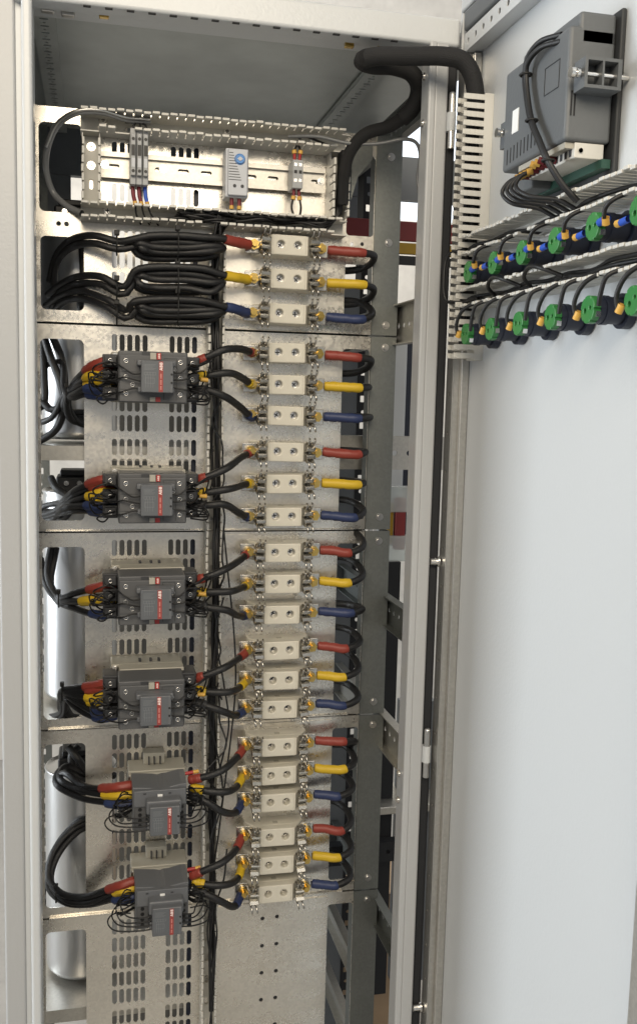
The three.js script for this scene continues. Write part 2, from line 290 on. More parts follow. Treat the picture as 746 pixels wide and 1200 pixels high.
// door, standing open at a right angle
const door = new THREE.Group(); door.name = 'door'; cab.add(door);
part('door_panel', [bx(0.567, 0.585, 0.02, 2.035, 0.19, 0.82)], M.paint, door);
part('door_edge', [bx(0.549, 0.5668, 0.02, 2.035, 0.186, 0.1935, 0.002), bx(0.547, 0.5668, 2.012, 2.036, 0.19, 0.82, 0.003)], M.paint, door);
part('door_gasket', bx(0.548, 0.5665, 1.985, 2.0115, 0.2, 0.82, 0.004), M.paintDark, door);
function stripZ(y0, y1, z0, z1) {
  const holes = []; for (let z = z0 + 0.012; z < z1 - 0.01; z += 0.025) holes.push(circ(z, (y0 + y1) / 2, 0.0038));
  return [poly([[z0, y0], [z1, y0], [z1, y1], [z0, y1]], holes, 0.0015).rotateY(-Math.PI / 2).translate(0.5475, 0, 0), bx(0.5477, 0.5665, y0 - 0.0, y0 + 0.0015, z0, z1), bx(0.5477, 0.5665, y1 - 0.0015, y1, z0, z1)];
}
part('stiffener_rail', stripZ(1.955, 1.978, 0.212, 0.82), M.paint, door);
{
  const holes = []; for (let y = 0.06; y < 1.94; y += 0.0537) holes.push(circ(0.206, y, 0.0026));
  part('stiffener_rail', [poly([[0.1945, 0.03], [0.2175, 0.03], [0.2175, 1.953], [0.1945, 1.953]], holes, 0.0015).rotateY(-Math.PI / 2).translate(0.5475, 0, 0), bx(0.5477, 0.5665, 0.03, 1.953, 0.216, 0.2175), bx(0.5485, 0.5665, 0.03, 1.953, 0.1945, 0.196), bx(0.555, 0.5665, 0.03, 1.953, 0.2177, 0.226, 0.002)], M.railZinc, door);
}
{
  const holes = []; for (let y = 0.06; y < 1.94; y += 0.0537) holes.push(circ(0.749, y, 0.0032));
  part('stiffener_rail', [poly([[0.730, 0.03], [0.768, 0.03], [0.768, 1.953], [0.730, 1.953]], holes, 0.0015).rotateY(-Math.PI / 2).translate(0.5475, 0, 0), bx(0.5485, 0.5665, 0.03, 1.953, 0.730, 0.7315)], M.railZinc, door);
}
for (const y of [1.275, 0.60]) part('rail_screw', merge([cyl(0.008, 0.003, 'x', 14), cyl(0.0055, 0.012, 'x', 6).translate(-0.009, 0, 0)]), M.chrome, door, [0.541, y, 0.197]);
for (const [u, v] of [[523, 145], [492, 881]]) {
  const p = spot(u, v, 0.19), h = new THREE.Group(); h.name = 'hinge'; door.add(h); h.position.set(0.5365, p.y, 0.2);
  part('knuckle', [cyl(0.0055, 0.024, 'y', 16).translate(0, -0.012, 0), bx(-0.006, 0.006, -0.012, 0.012, -0.012, 0)], M.paint, h);
  part('pin', [cyl(0.0046, 0.07, 'y', 16).translate(0, -0.0345, 0), new THREE.SphereGeometry(0.0048, 12, 8).translate(0, 0.0345, 0)], M.steel, h);
}
for (const y of [1.93, 1.87, 0.96, 0.92]) bolt(cab, 0.5025, y, 0.182, 0.7, M.chrome, 'x');

/* ---------- slotted cable ducts ---------- */
const fingerGeo = new Map();
function finger(h, w) {
  const key = h + '_' + w; if (!fingerGeo.has(key)) fingerGeo.set(key, merge([new THREE.BoxGeometry(w * 0.99, 0.0016, h - 0.004).translate(0, 0, (h - 0.004) / 2), new RoundedBoxGeometry(w, 0.0036, 0.005, 1, 0.0008).translate(0, -0.0008, h - 0.0025)]));
  return fingerGeo.get(key);
}
// length along +x, walls at y = 0 and y = width, fingers standing up along +z
function duct(label, length, width, h, pitch, opt = {}) {
  const t = thing('cable_duct', label, 'cable duct'), fw = pitch * (opt.fill || 0.84), z0 = h * (opt.solid ?? 0.5);
  const holes = []; for (let x = 0.03; x < length - 0.03; x += 0.0375) holes.push(pill(x, width / 2, 0.014, 0.0055));
  part('duct_base', [poly([[0, 0], [length, 0], [length, width], [0, width]], holes, 0.0016), bx(0, length, 0, 0.0016, 0.0017, z0), bx(0, length, width - 0.0016, width, 0.0017, z0)], M.duct, t);
  const skip = opt.skip || (() => false);
  for (const w of [0, 1]) for (let i = 0; (i + 1) * pitch <= length + 1e-6; i++) {
    if (skip(w, i)) continue;
    const f = part('duct_finger', finger(h - z0, fw), M.duct, t, [(i + 0.5) * pitch, w ? width - 0.0008 : 0.0008, z0]);
    f.rotation.set(rr(-0.035, 0.035) + (w ? 0 : 0), 0, rr(-0.02, 0.02)); if (!w) f.rotation.z += Math.PI;
    if (opt.gapEvery && w === opt.gapWall && i % opt.gapEvery === 2) { f.rotation.x += rr(-0.25, 0.1); }
  }
  return t;
}
const dTop = duct('long white slotted duct along the top edge above the thermostat', 0.387, 0.026, 0.058, 0.0121, { skip: (w, i) => w === 0 && (i < 2 || (i > 3 && i < 6) || i > 29) }); dTop.position.set(0.054, 1.862, 0.001);
const dBot = duct('long white slotted duct below the thermostat, full of black wires', 0.387, 0.022, 0.052, 0.0121, { skip: (w, i) => w === 0 && (i === 14 || i === 15 || i === 30) }); dBot.position.set(0.054, 1.7425, 0.001);
const dLeft = duct('short upright white duct at the left end of the mounting rail', 0.096, 0.025, 0.05, 0.0121); dLeft.rotation.z = Math.PI / 2; dLeft.position.set(0.081, 1.7655, 0.001);
const dRight = duct('short upright white duct at the right end of the mounting rail, holding the black loom', 0.096, 0.025, 0.05, 0.0121, { skip: (w, i) => w === 1 && i > 6 }); dRight.rotation.z = Math.PI / 2; dRight.position.set(0.438, 1.7655, 0.001);
const dMid = duct('very long upright white duct between the contactors and the fuse holders', 1.32, 0.024, 0.034, 0.0121); dMid.rotation.z = Math.PI / 2; dMid.position.set(0.259, 0.415, 0.001);
// on the door: local x along the run, local z towards the cabinet inside (-X)
const B = (xa, ya, za) => new THREE.Matrix4().makeBasis(xa, ya, za);
const dDoor = duct('upright white slotted duct on the left edge of the open door', 0.335, 0.026, 0.04, 0.0108, { fill: 0.62, solid: 0.3 }); 
dDoor.quaternion.setFromRotationMatrix(B(V(0, -1, 0), V(0, 0, 1), V(-1, 0, 0))); dDoor.position.set(0.5668, 1.889, 0.243);
for (const [y, lab] of [[1.6855, 'upper slanting white slotted duct on the door below the grey controller'], [1.6195, 'lower slanting white slotted duct on the door above the bottom row of green lamps']]) {
  const d = duct(lab, 0.5, 0.024, 0.038, 0.0108, { fill: 0.8, solid: 0.12, skip: (w, i) => (y > 1.65 && w === 0 && [11, 16, 17].includes(i)) });
  d.quaternion.setFromRotationMatrix(B(V(0, 0, 1), V(0, 1, 0), V(-1, 0, 0))); d.position.set(0.5668, y, 0.272);
}

/* ---------- mounting rail and what is clipped on it ---------- */
{
  const t = thing('mounting_rail', 'galvanised slotted metal rail running across the top plate', 'mounting rail'), holes = [];
  for (let x = 0.10; x < 0.41; x += 0.033) holes.push(pill(x, 1.822, 0.016, 0.0058));
  part('rail_web', poly([[0.082, 1.811], [0.409, 1.811], [0.409, 1.834], [0.082, 1.834]], holes, 0.0012).translate(0, 0, 0.006), M.zincFlat, t);
  part('rail_flange', [bx(0.082, 0.409, 1.8338, 1.8352, 0.0062, 0.0135), bx(0.082, 0.409, 1.8352, 1.8405, 0.012, 0.0135)], M.zincFlat, t);
  part('rail_flange', [bx(0.082, 0.409, 1.8098, 1.8112, 0.0062, 0.0135), bx(0.082, 0.409, 1.8045, 1.8098, 0.012, 0.0135)], M.zincFlat, t);
  for (const x of [0.0875, 0.17, 0.404]) bolt(t, x, 1.823, 0.0072, 0.75);
}
for (const [u, v, z] of [[121, 141, 0.003], [107, 172, 0.003], [107, 194, 0.003], [126, 247, 0.003], [266, 154, 0.003], [366, 163, 0.003]]) { const p = spot(u, v, z); const o = thing('duct_screw', `chrome cross-head screw fixing the white ducts, ${({ 121: 'upper left beside the black tie', 107: v < 180 ? 'upper one in the short left duct' : 'lower one in the short left duct', 126: 'lower left in the bottom duct', 266: 'in the top duct above the thermostat', 366: 'in the top duct above the small terminal block' })[u]}`, 'screw', 'duct screws', [p.x, p.y, z]); part('washer', cyl(0.0062, 0.001, 'z', 18), M.tin, o); const h = part('head', cyl(0.0046, 0.003, 'z', 14), M.chrome, o); part('slot', [bx(-0.003, 0.003, -0.0006, 0.0006, 0.003, 0.0034), bx(-0.0006, 0.0006, -0.003, 0.003, 0.003, 0.0033)], M.black, h); }
// three grey fuse terminals
for (let i = 0; i < 3; i++) {
  const t = thing('fuse_terminal', `slim grey rail-mounted fuse terminal, ${['left', 'middle', 'right'][i]} one of three side by side`, 'terminal', 'grey fuse terminals on the rail', [0.1255 + i * 0.0085, 1.828, 0]);
  part('body', bx(-0.004, 0.004, -0.038, 0.038, 0.014, 0.05, 0.0012), M.device, t);
  part('lever', bx(-0.0031, 0.0031, -0.027, 0.029, 0.0502, 0.057, 0.001), M.device, t);
  for (const y of [0.022, -0.021]) part('screw_hole', cyl(0.0022, 0.0006, 'z', 12), M.black, t, [0, y, 0.0571]);
  part('window', bx(-0.0024, 0.0024, -0.0005, 0.014, 0.057, 0.0577), M.black, t);
  part('label_field', bx(-0.0024, 0.0024, -0.016, -0.004, 0.057, 0.0576), M.thermo, t);
  part('wire_sleeve', [tube([V(0, -0.037, 0.035), V(0.001, -0.05, 0.036), V(0.003, -0.058, 0.036)], 0.0028, 6, 8)], i < 2 ? M.maroon : M.lightBlue, t);
  part('ferrule', [tube([V(0.003, -0.058, 0.036), V(0.004, -0.063, 0.036)], 0.0031, 3, 8)], M.ferrule, t);
  part('wire', tube([V(0.004, -0.062, 0.036), V(0.005 + i * 0.002, -0.075, 0.034), V(0.012 + i * 0.004, -0.088, 0.026)], 0.0014, 12, 6), M.wire, t);
  part('wire', tube([V(0, 0.037, 0.04), V(0.001, 0.044, 0.04), V(0.004 - i * 0.004, 0.05, 0.03), V(-0.01, 0.052, 0.022)], 0.0016, 12, 6), M.wire, t);
}
{ // thermostat
  const t = thing('thermostat', 'light grey thermostat with a round blue dial clipped on the rail', 'thermostat', null, [0.2715, 1.8165, 0]);
  part('body', bx(-0.0165, 0.0165, -0.034, 0.034, 0.014, 0.048, 0.002), M.thermo, t);
  part('front', bx(-0.0135, 0.0145, -0.032, 0.032, 0.0482, 0.054, 0.0015), M.thermo, t);
  const k = part('dial', cyl(0.0062, 0.003, 'z', 24), M.knobBlue, t, [0.003, 0.018, 0.054]); part('dial_mark', [bx(-0.004, 0.004, -0.0006, 0.0006, 0.003, 0.0034), cyl(0.0028, 0.0005, 'z', 16).translate(0, 0, 0.0034)], M.thermo, k);
  part('dial_ring', new THREE.TorusGeometry(0.0072, 0.0005, 6, 24), M.knobBlue, t, [0.003, 0.018, 0.0545]);
  for (let i = 0; i < 11; i++) part('vent', bx(-0.0125, -0.0125 + 0.006 + Math.min(i, 11) * 0.0012, 0.026 - i * 0.0037, 0.0268 - i * 0.0037, 0.0538, 0.0545), M.contactorDark, t);
  for (const x of [-0.004, 0.007]) part('screw_hole', cyl(0.0024, 0.0006, 'z', 12), M.contactorDark, t, [x, -0.019, 0.0541]);
  for (const x of [-0.006, 0.005]) { part('wire_sleeve', tube([V(x, -0.033, 0.04), V(x, -0.044, 0.04)], 0.0028, 3, 8), M.maroon, t); part('ferrule', tube([V(x, -0.044, 0.04), V(x, -0.049, 0.04)], 0.0033, 3, 8), M.ferrule, t); part('wire', tube([V(x, -0.048, 0.04), V(x, -0.058, 0.038), V(x + 0.006, -0.064, 0.03)], 0.0016, 8, 6), M.wire, t); }
}
{ // small terminal block
  const t = thing('terminal_block', 'small grey two-pole terminal block with red and yellow wire ends', 'terminal block', null, [0.360, 1.8215, 0]);
  part('body', bx(-0.0075, 0.0075, -0.02, 0.02, 0.014, 0.05, 0.001), M.device, t);
  for (const [x, y] of [[-0.0035, 0.013], [0.0035, 0.013], [-0.0035, 0.003], [0.0035, 0.003], [-0.0035, -0.009], [0.0035, -0.009]]) part('entry', bx(x - 0.0022, x + 0.0022, y - 0.0022, y + 0.0022, 0.0497, 0.0506), Math.abs(y - 0.003) < 0.001 ? M.black : M.chrome, t);
  for (const s of [1, -1]) for (const x of [-0.0035, 0.0035]) {
    part('wire_sleeve', tube([V(x, 0.019 * s, 0.04), V(x * 1.2, 0.03 * s, 0.042)], 0.0023, 3, 8), s > 0 ? M.brightRed : M.maroon, t);
    part('ferrule', tube([V(x * 1.2, 0.03 * s, 0.042), V(x * 1.4, 0.035 * s, 0.042)], 0.0036, 3, 8), M.ferrule, t);
    part('wire', tube(s > 0 ? [V(x * 1.4, 0.034, 0.042), V(0, 0.045, 0.045), V(0.005, 0.054, 0.045), V(0.018, 0.056, 0.035), V(0.05, 0.05, 0.025)] : [V(x * 1.4, -0.034, 0.042), V(x * 2, -0.045, 0.042), V(x + 0.004, -0.06, 0.03)], 0.0017, 14, 6), M.wire, t);
  }
}

/* ---------- fuse holders ---------- */
const profile = [[-0.047, 0], [0.047, 0], [0.047, 0.012], [0.0375, 0.0265], [0.0255, 0.0295], [-0.0255, 0.0295], [-0.0375, 0.0265], [-0.047, 0.012]];
const wing = (s) => poly([[s * 0.0375, 0.0275], [s * 0.0262, 0.0452], [s * 0.0245, 0.0452], [s * 0.0245, 0.0275]], [], 0.026, 0.001).rotateX(Math.PI / 2).translate(0, 0.013, 0);
const bodyGeo = merge([
  poly(profile, [], 0.026, 0.0014).rotateX(Math.PI / 2).translate(0, 0.013, 0), wing(1), wing(-1),
  poly([[-0.0235, -0.0128], [0.0235, -0.0128], [0.0235, 0.0128], [-0.0235, 0.0128]], [circ(-0.0126, 0.0008, 0.0072), circ(0.0126, 0.0008, 0.0072)], 0.0135, 0.0016, 14).translate(0, 0, 0.0316)]);
const wellGeo = new THREE.CylinderGeometry(0.0077, 0.0068, 0.003, 18, 1, true).rotateX(Math.PI / 2);
const fuseScrew = merge([cyl(0.0062, 0.002, 'z', 18), cyl(0.005, 0.0036, 'z', 18, 0.0042)]);
const crossGeo = merge([bx(-0.0034, 0.0034, -0.0008, 0.0008, 0.0034, 0.004), bx(-0.0008, 0.0008, -0.0034, 0.0034, 0.0034, 0.00395)]);
const plateGeo = merge([bx(-0.012, 0.012, -0.0115, 0.0115, 0.0, 0.003, 0.001), bx(0.0105, 0.0125, -0.0115, 0.0115, 0.003, 0.012)]);
const washGeo = merge([cyl(0.0106, 0.0014, 'z', 24), cyl(0.0086, 0.0014, 'z', 20).translate(0, 0, 0.0016)]), hexGeo = merge([cyl(0.0082, 0.0066, 'z', 6), cyl(0.007, 0.0006, 'z', 18).translate(0, 0, 0.0066)]), studGeo = merge([cyl(0.0042, 0.0075, 'z', 12), cyl(0.0045, 0.0008, 'z', 12).translate(0, 0, 0.0012), cyl(0.0039, 0.0008, 'z', 12).translate(0, 0, 0.003)]);
function jawGeo(s) {          // one spring leaf of the contact, seen along x
  const a = [[0.0022, 0], [0.0022, 0.012], [0.0009, 0.024], [0.003, 0.031], [0.0062, 0.034], [0.0072, 0.033], [0.0042, 0.029], [0.0024, 0.024], [0.0038, 0.012], [0.0038, 0]];
  return poly(a.map(([y, z]) => [y * s, z]), [], 0.011, 0.0003).applyMatrix4(new THREE.Matrix4().makeBasis(V(0, 1, 0), V(0, 0, 1), V(1, 0, 0))).translate(-0.0055, 0, 0);
}
function springGeo(s) {
  const l = [];
  for (const dx of [-0.0035, 0.0035]) l.push(tube([V(dx, 0.003 * s, 0.004), V(dx, 0.009 * s, 0.008), V(dx + 0.001, 0.0135 * s, 0.018), V(dx - 0.001, 0.009 * s, 0.027), V(dx, 0.0125 * s, 0.034), V(dx + 0.001, 0.0175 * s, 0.036), V(dx + 0.0015, 0.0195 * s, 0.031)], 0.0013, 14, 5));
  l.push(poly([[-0.0042, 0.004], [0.0035, 0.003], [0.0045, 0.012], [0.001, 0.016], [-0.0035, 0.0135]].map(([x, y]) => [x, y * s]), [], 0.0012, 0.0002).rotateX(0.5 * s).translate(0, 0, 0.018));
  return merge(l);
}
const jaws = [jawGeo(1), jawGeo(-1)], springs = [springGeo(1), springGeo(-1)];
function makeFuse(label) {
  const t = thing('fuse_holder', label, 'fuse holder', 'white ceramic fuse holders in trios');
  const fb = part('body', bodyGeo, M.ceramic, t); part('top_recess', bx(-0.004, 0.004, 0.0141, 0.0147, 0.018, 0.026), M.cream, fb);
  for (const x of [-0.0126, 0.0126]) { const s = part('screw', fuseScrew, M.chrome, t, [x, 0.0008, 0.0312]); part('cross_slot', crossGeo, M.black, s).rotation.z = x * 40; }
  for (const s of [-1, 1]) {
    const c = new THREE.Group(); c.name = 'contact'; t.add(c); c.position.set(s * 0.0365, 0, 0.024); c.rotation.z = s * 0.04; c.scale.set(1.15, 1.12, 1.05);
    for (const j of jaws) part('jaw', j, M.tin, c);
    for (const j of springs) part('spring', j, M.spring, c);
    const p = part('terminal_plate', plateGeo, M.tin, t, [s * 0.0505, 0, 0.0215]); if (s > 0) p.rotation.y = 0; else p.scale.x = 1; if (s > 0) p.scale.x = -1; 
    part('washer', washGeo, M.tin, t, [s * 0.0505, 0, 0.0252]);
    const nut = part('terminal_nut', hexGeo, M.yellowZinc, t, [s * 0.0505, 0, 0.0285]); part('stud', studGeo, M.yellowZinc, nut, [0, 0, 0.0066]);
  }
  return t;
}
const FY = [1.7205, 1.672, 1.622, 1.565, 1.518, 1.472, 1.418, 1.370, 1.320, 1.265, 1.217, 1.169, 1.113, 1.0655, 1.0195, 0.959, 0.913, 0.869, 0.812, 0.766, 0.718];
let fuse0;
const trioSay = ['topmost trio', 'second trio', 'third trio', 'fourth trio', 'fifth trio', 'sixth trio', 'lowest trio'];
for (let k = 0; k < 21; k++) {
  const label = `white ceramic fuse holder with ${phaseName[k % 3]} sleeved cables, in the ${trioSay[(k / 3) | 0]} from above`;
  let f; if (!fuse0) f = fuse0 = makeFuse(label); else { f = fuse0.clone(); f.name = numbered('fuse_holder'); f.userData = { ...fuse0.userData, label }; scene.add(f); f.children.forEach((c) => { if (c.name === 'contact') c.rotation.z += rr(-0.06, 0.06); if (c.name === 'terminal_nut') c.rotation.z = rr(0, 3); if (c.name === 'screw') c.rotation.z = rr(0, 3); }); }
  f.position.set(0.3505 + rr(-0.0006, 0.0006), FY[k], 0.002); f.rotation.z = rr(-0.016, 0.016);
}

/* ---------- power cables ---------- */
function cable(name, label, group, pts, r, sleeves, lugs = []) {
  const t = thing(name, label, 'cable', group), c = curveOf(pts);
  part('jacket', new THREE.TubeGeometry(c, 44, r, 10), M.cable, t);
  for (const [a, b, m, rs] of sleeves) part('sleeve', capped(c, a, b, r + (rs || 0.0013), 16), m, t);
  for (const [p, w, h] of lugs) part('cable_lug', bx(p.x - w / 2, p.x + w / 2, p.y - h / 2, p.y + h / 2, p.z - 0.0012, p.z + 0.0012, 0.0008), M.tin, t);
  return t;
}
// right-hand side: out of each fuse holder and back through the window of the plate
for (let k = 0; k < 21; k++) {
  const tr = (k / 3) | 0, y = FY[k], q = k % 3;
  const up = [[-1, -1, 1], [-1, 0, 0], [0, 0, 1], [1, 1, 0], [1, 1, 1], [-1, 1, 1], [1, 1, 1]][tr][q], big = up ? 1 : 0.2;
  const end = [0.466, 0.464, 0.466, 0.463, 0.459, 0.456, 0.455][tr] + rr(-0.006, 0.004), x0 = 0.413, out = [0.486, 0.484, 0.48, 0.482, 0.48, 0.476, 0.475][tr] + rr(-0.002, 0.003);
  const dy = up * rr(0.015, 0.029);
  const pts = [V(x0, y, 0.026), V(x0 + 0.018, y - rr(0, 0.002), 0.03), V(end, y - rr(0.001, 0.004), 0.036), V(out, y + dy * 0.22, 0.026), V(out + 0.001, y + dy * 0.62, 0.008), V(out - 0.012, y + dy, -0.014), V(out - 0.04, y + dy * 1.1, -0.032), V(0.42, y + dy * 1.1, -0.05)];
  const L = curveOf(pts), total = L.getLength(), sEnd = (end - x0 + 0.004) / total;
  const t = cable('fuse_outlet_cable', `black cable with ${phaseName[q]} sleeve looping out right of the ${trioSay[tr]} of fuse holders`, 'black cables looping out of the fuse holders', pts, 0.0056, [[0, sEnd, phase[q], 0.0016]], [[V(0.409, y, 0.0257), 0.022, 0.012]]);
}
// left-hand side: contactor to fuse holder
const runs = [
  [[[228, 425, .075], [240, 420, .085], [262, 410, .09], [282, 409, .07], [296, 413.5, .033]], [[228, 441, .075], [242, 440, .085], [268, 437, .085], [284, 443, .06], [295, 451, .033]], [[228, 458, .075], [240, 457, .085], [262, 464, .085], [280, 476, .06], [295, 489, .033]]],
  [[[228, 563, .075], [242, 559, .085], [265, 549, .085], [282, 536, .06], [293, 530, .033]], [[228, 578, .075], [242, 577, .085], [268, 573, .085], [282, 569, .06], [293, 566, .033]], [[228, 590, .075], [242, 592, .085], [262, 591, .085], [280, 601, .06], [291, 606, .033]]],
  [[[226, 680, .075], [240, 677, .085], [262, 668, .085], [280, 657, .06], [290, 648, .033]], [[228, 694, .075], [245, 694, .085], [270, 693, .085], [282, 689, .06], [289, 685.5, .033]], [[228, 707, .075], [245, 712, .085], [265, 715, .085], [278, 721, .06], [288, 721, .033]]],
  [[[226, 796, .075], [240, 792, .085], [262, 783, .085], [279, 772, .06], [289, 763, .033]], [[228, 808, .075], [245, 811, .085], [268, 811, .085], [280, 806, .06], [288, 798, .033]], [[228, 822, .075], [245, 828, .085], [262, 834, .085], [276, 838, .06], [287, 832, .033]]],
  [[[222, 914, .075], [238, 911, .085], [260, 903, .085], [277, 888, .06], [286, 876, .033]], [[224, 922, .075], [242, 927, .085], [264, 928, .085], [277, 922, .06], [285, 909, .033]], [[224, 932, .075], [242, 940, .085], [260, 951, .085], [276, 952, .06], [284, 940, .033]]],
  [[[224, 1027, .075], [240, 1020, .085], [260, 1011, .085], [276, 996, .06], [284, 980, .033]], [[226, 1033, .075], [244, 1037, .085], [264, 1037, .085], [278, 1030, .06], [284, 1014, .033]], [[226, 1042, .075], [244, 1049, .085], [260, 1057, .085], [275, 1062, .06], [283, 1047, .033]]],
];
const conSay = ['topmost contactor', 'second contactor', 'third contactor', 'fourth contactor', 'fifth contactor', 'lowest contactor'];
runs.forEach((trio, k) => trio.forEach((pts, q) => {
  const sl = [[0, 0.16, q === 1 ? M.yellow : q ? M.contactorDark : M.red, 0.0016], [k < 3 ? 0.86 : 0.74, 0.985, phase[q], 0.0012]];
  const P = path(pts); P.push(V(0.3, FY[3 + 3 * k + q], 0.03));
  cable('contactor_fuse_cable', `black cable with ${phaseName[q]} sleeve running from the ${conSay[k]} to its fuse holder`, 'black cables between contactors and fuse holders', P, 0.0055, sl, [[V(0.3, FY[3 + 3 * k + q], 0.0258), 0.018, 0.013]]);
}));
// incoming cables on the left of the contactors (two strands per pole on the upper ones)
const feeds = [
  [[[[136, 422, .075], [122, 424, .075], [108, 430, .06], [95, 440, .03], [84, 455, -.01], [80, 475, -.03], [92, 495, -.05]], [[136, 425, .07], [122, 430, .07], [106, 438, .05], [92, 448, .02], [80, 466, -.02], [82, 488, -.05]]],
    [[[136, 441, .075], [122, 442, .075], [106, 441, .06], [94, 450, .03], [80, 460, -.01], [76, 480, -.04]], [[136, 445, .07], [122, 447, .07], [104, 450, .05], [88, 456, .02], [76, 462, -.02], [60, 490, -.05]]],
    [[[136, 461, .075], [120, 459, .075], [102, 456, .06], [88, 462, .03], [78, 470, -.01], [84, 492, -.04]], [[136, 464, .07], [120, 464, .07], [100, 462, .05], [84, 466, .02], [75, 455, -.02], [72, 425, -.05]]]],
  [[[[137, 562, .075], [122, 562, .075], [108, 566, .06], [90, 574, .03], [74, 588, -.01], [62, 603, -.04]], [[137, 566, .07], [122, 568, .07], [104, 573, .05], [86, 582, .02], [66, 598, -.02]]],
    [[[137, 578, .075], [124, 577, .075], [108, 581, .06], [90, 586, .03], [72, 596, -.01], [62, 608, -.04]], [[137, 582, .07], [122, 584, .07], [104, 590, .05], [84, 592, .02], [66, 590, -.03]]],
    [[[137, 594, .075], [122, 596, .075], [106, 593, .06], [88, 593, .03], [72, 597, .0], [64, 606, -.04]], [[137, 598, .07], [120, 601, .07], [104, 599, .05], [86, 599, .02], [68, 602, -.02]]]],
  [[[[136, 685, .075], [122, 687, .075], [108, 690, .06], [88, 695, .03], [70, 700, -.01], [60, 685, -.03], [66, 642, -.06]]],
    [[[136, 702, .075], [122, 704, .075], [106, 704, .06], [86, 705, .03], [69, 702, -.01], [56, 675, -.03], [60, 640, -.06]]],
    [[[136, 716, .075], [124, 720, .075], [108, 719, .06], [88, 713, .03], [68, 704, -.01], [53, 682, -.03], [48, 655, -.06]]]],
  [[[[137, 799, .075], [124, 801, .075], [110, 804, .06], [92, 806, .04], [72, 811, .01], [76, 830, -.02], [84, 848, -.05]], [[137, 802, .07], [122, 806, .07], [100, 810, .05], [78, 812, .02], [70, 826, -.02], [80, 845, -.05]]],
    [[[137, 816, .075], [122, 817, .075], [108, 818, .06], [90, 815, .04], [74, 812, .01], [72, 835, -.03]], [[137, 819, .07], [122, 822, .07], [100, 822, .05], [80, 815, .02], [74, 838, -.03]]],
    [[[137, 834, .075], [122, 837, .075], [108, 833, .06], [92, 824, .04], [76, 814, .01], [82, 838, -.03]], [[137, 838, .07], [120, 842, .07], [104, 838, .05], [88, 828, .03], [74, 815, .0], [88, 842, -.05]]]],
  [[[[156, 920, .07], [140, 922, .07], [122, 924, .05], [96, 920, .02], [76, 906, -.01], [66, 915, -.03], [80, 928, -.04]]],
    [[[156, 930, .07], [142, 932, .07], [122, 931, .05], [92, 925, .02], [70, 912, -.01], [78, 898, -.04], [98, 905, -.05]]],
    [[[156, 940, .07], [142, 943, .07], [122, 940, .05], [92, 934, .02], [66, 918, -.01], [72, 902, -.04], [96, 912, -.05]]]],
  [[[[158, 1032, .07], [144, 1037, .07], [128, 1042, .05], [98, 1051, .02], [72, 1047, .0], [57, 1028, -.02], [62, 1000, -.04], [82, 975, -.06], [100, 965, -.07]]],
    [[[158, 1040, .07], [146, 1043, .07], [132, 1047, .05], [100, 1058, .02], [76, 1054, .0], [60, 1034, -.02], [68, 1002, -.04], [100, 970, -.07]]],
    [[[158, 1050, .07], [146, 1055, .07], [132, 1054, .05], [104, 1060, .02], [78, 1058, .0], [58, 1042, -.02], [58, 1012, -.04], [76, 978, -.06], [100, 960, -.07]]]],
];
const sleeveEnd = [[[.3, .3, .26]], [[.26, .26, .28]], [[.22, .28, .2]], [[.27, .26, .2]], [[.27, .24, .2]], [[.2, .15, .14]]];
feeds.forEach((trio, k) => trio.forEach((set, q) => set.forEach((pts, j) => {
  const e = pts[pts.length - 1]; if (k !== 2) pts.push(e[0] < 75 ? [e[0] - 30, e[1] + 8, -.09] : [e[0] + 32, e[1] + 4, -.08]);
  cable('capacitor_cable', `black ${set.length > 1 ? (j ? 'rear ' : 'front ') : ''}cable with ${phaseName[q]} sleeve entering the ${conSay[k]} from the left`, 'black cables from the capacitors', path(pts), j ? 0.0046 : 0.0052, [[0, sleeveEnd[k][0][q] * (k === 2 ? 1 : 0.82) * (j ? 0.9 : 1), k === 4 && q === 2 ? M.blue : phase[q], 0.0022]]);
})));
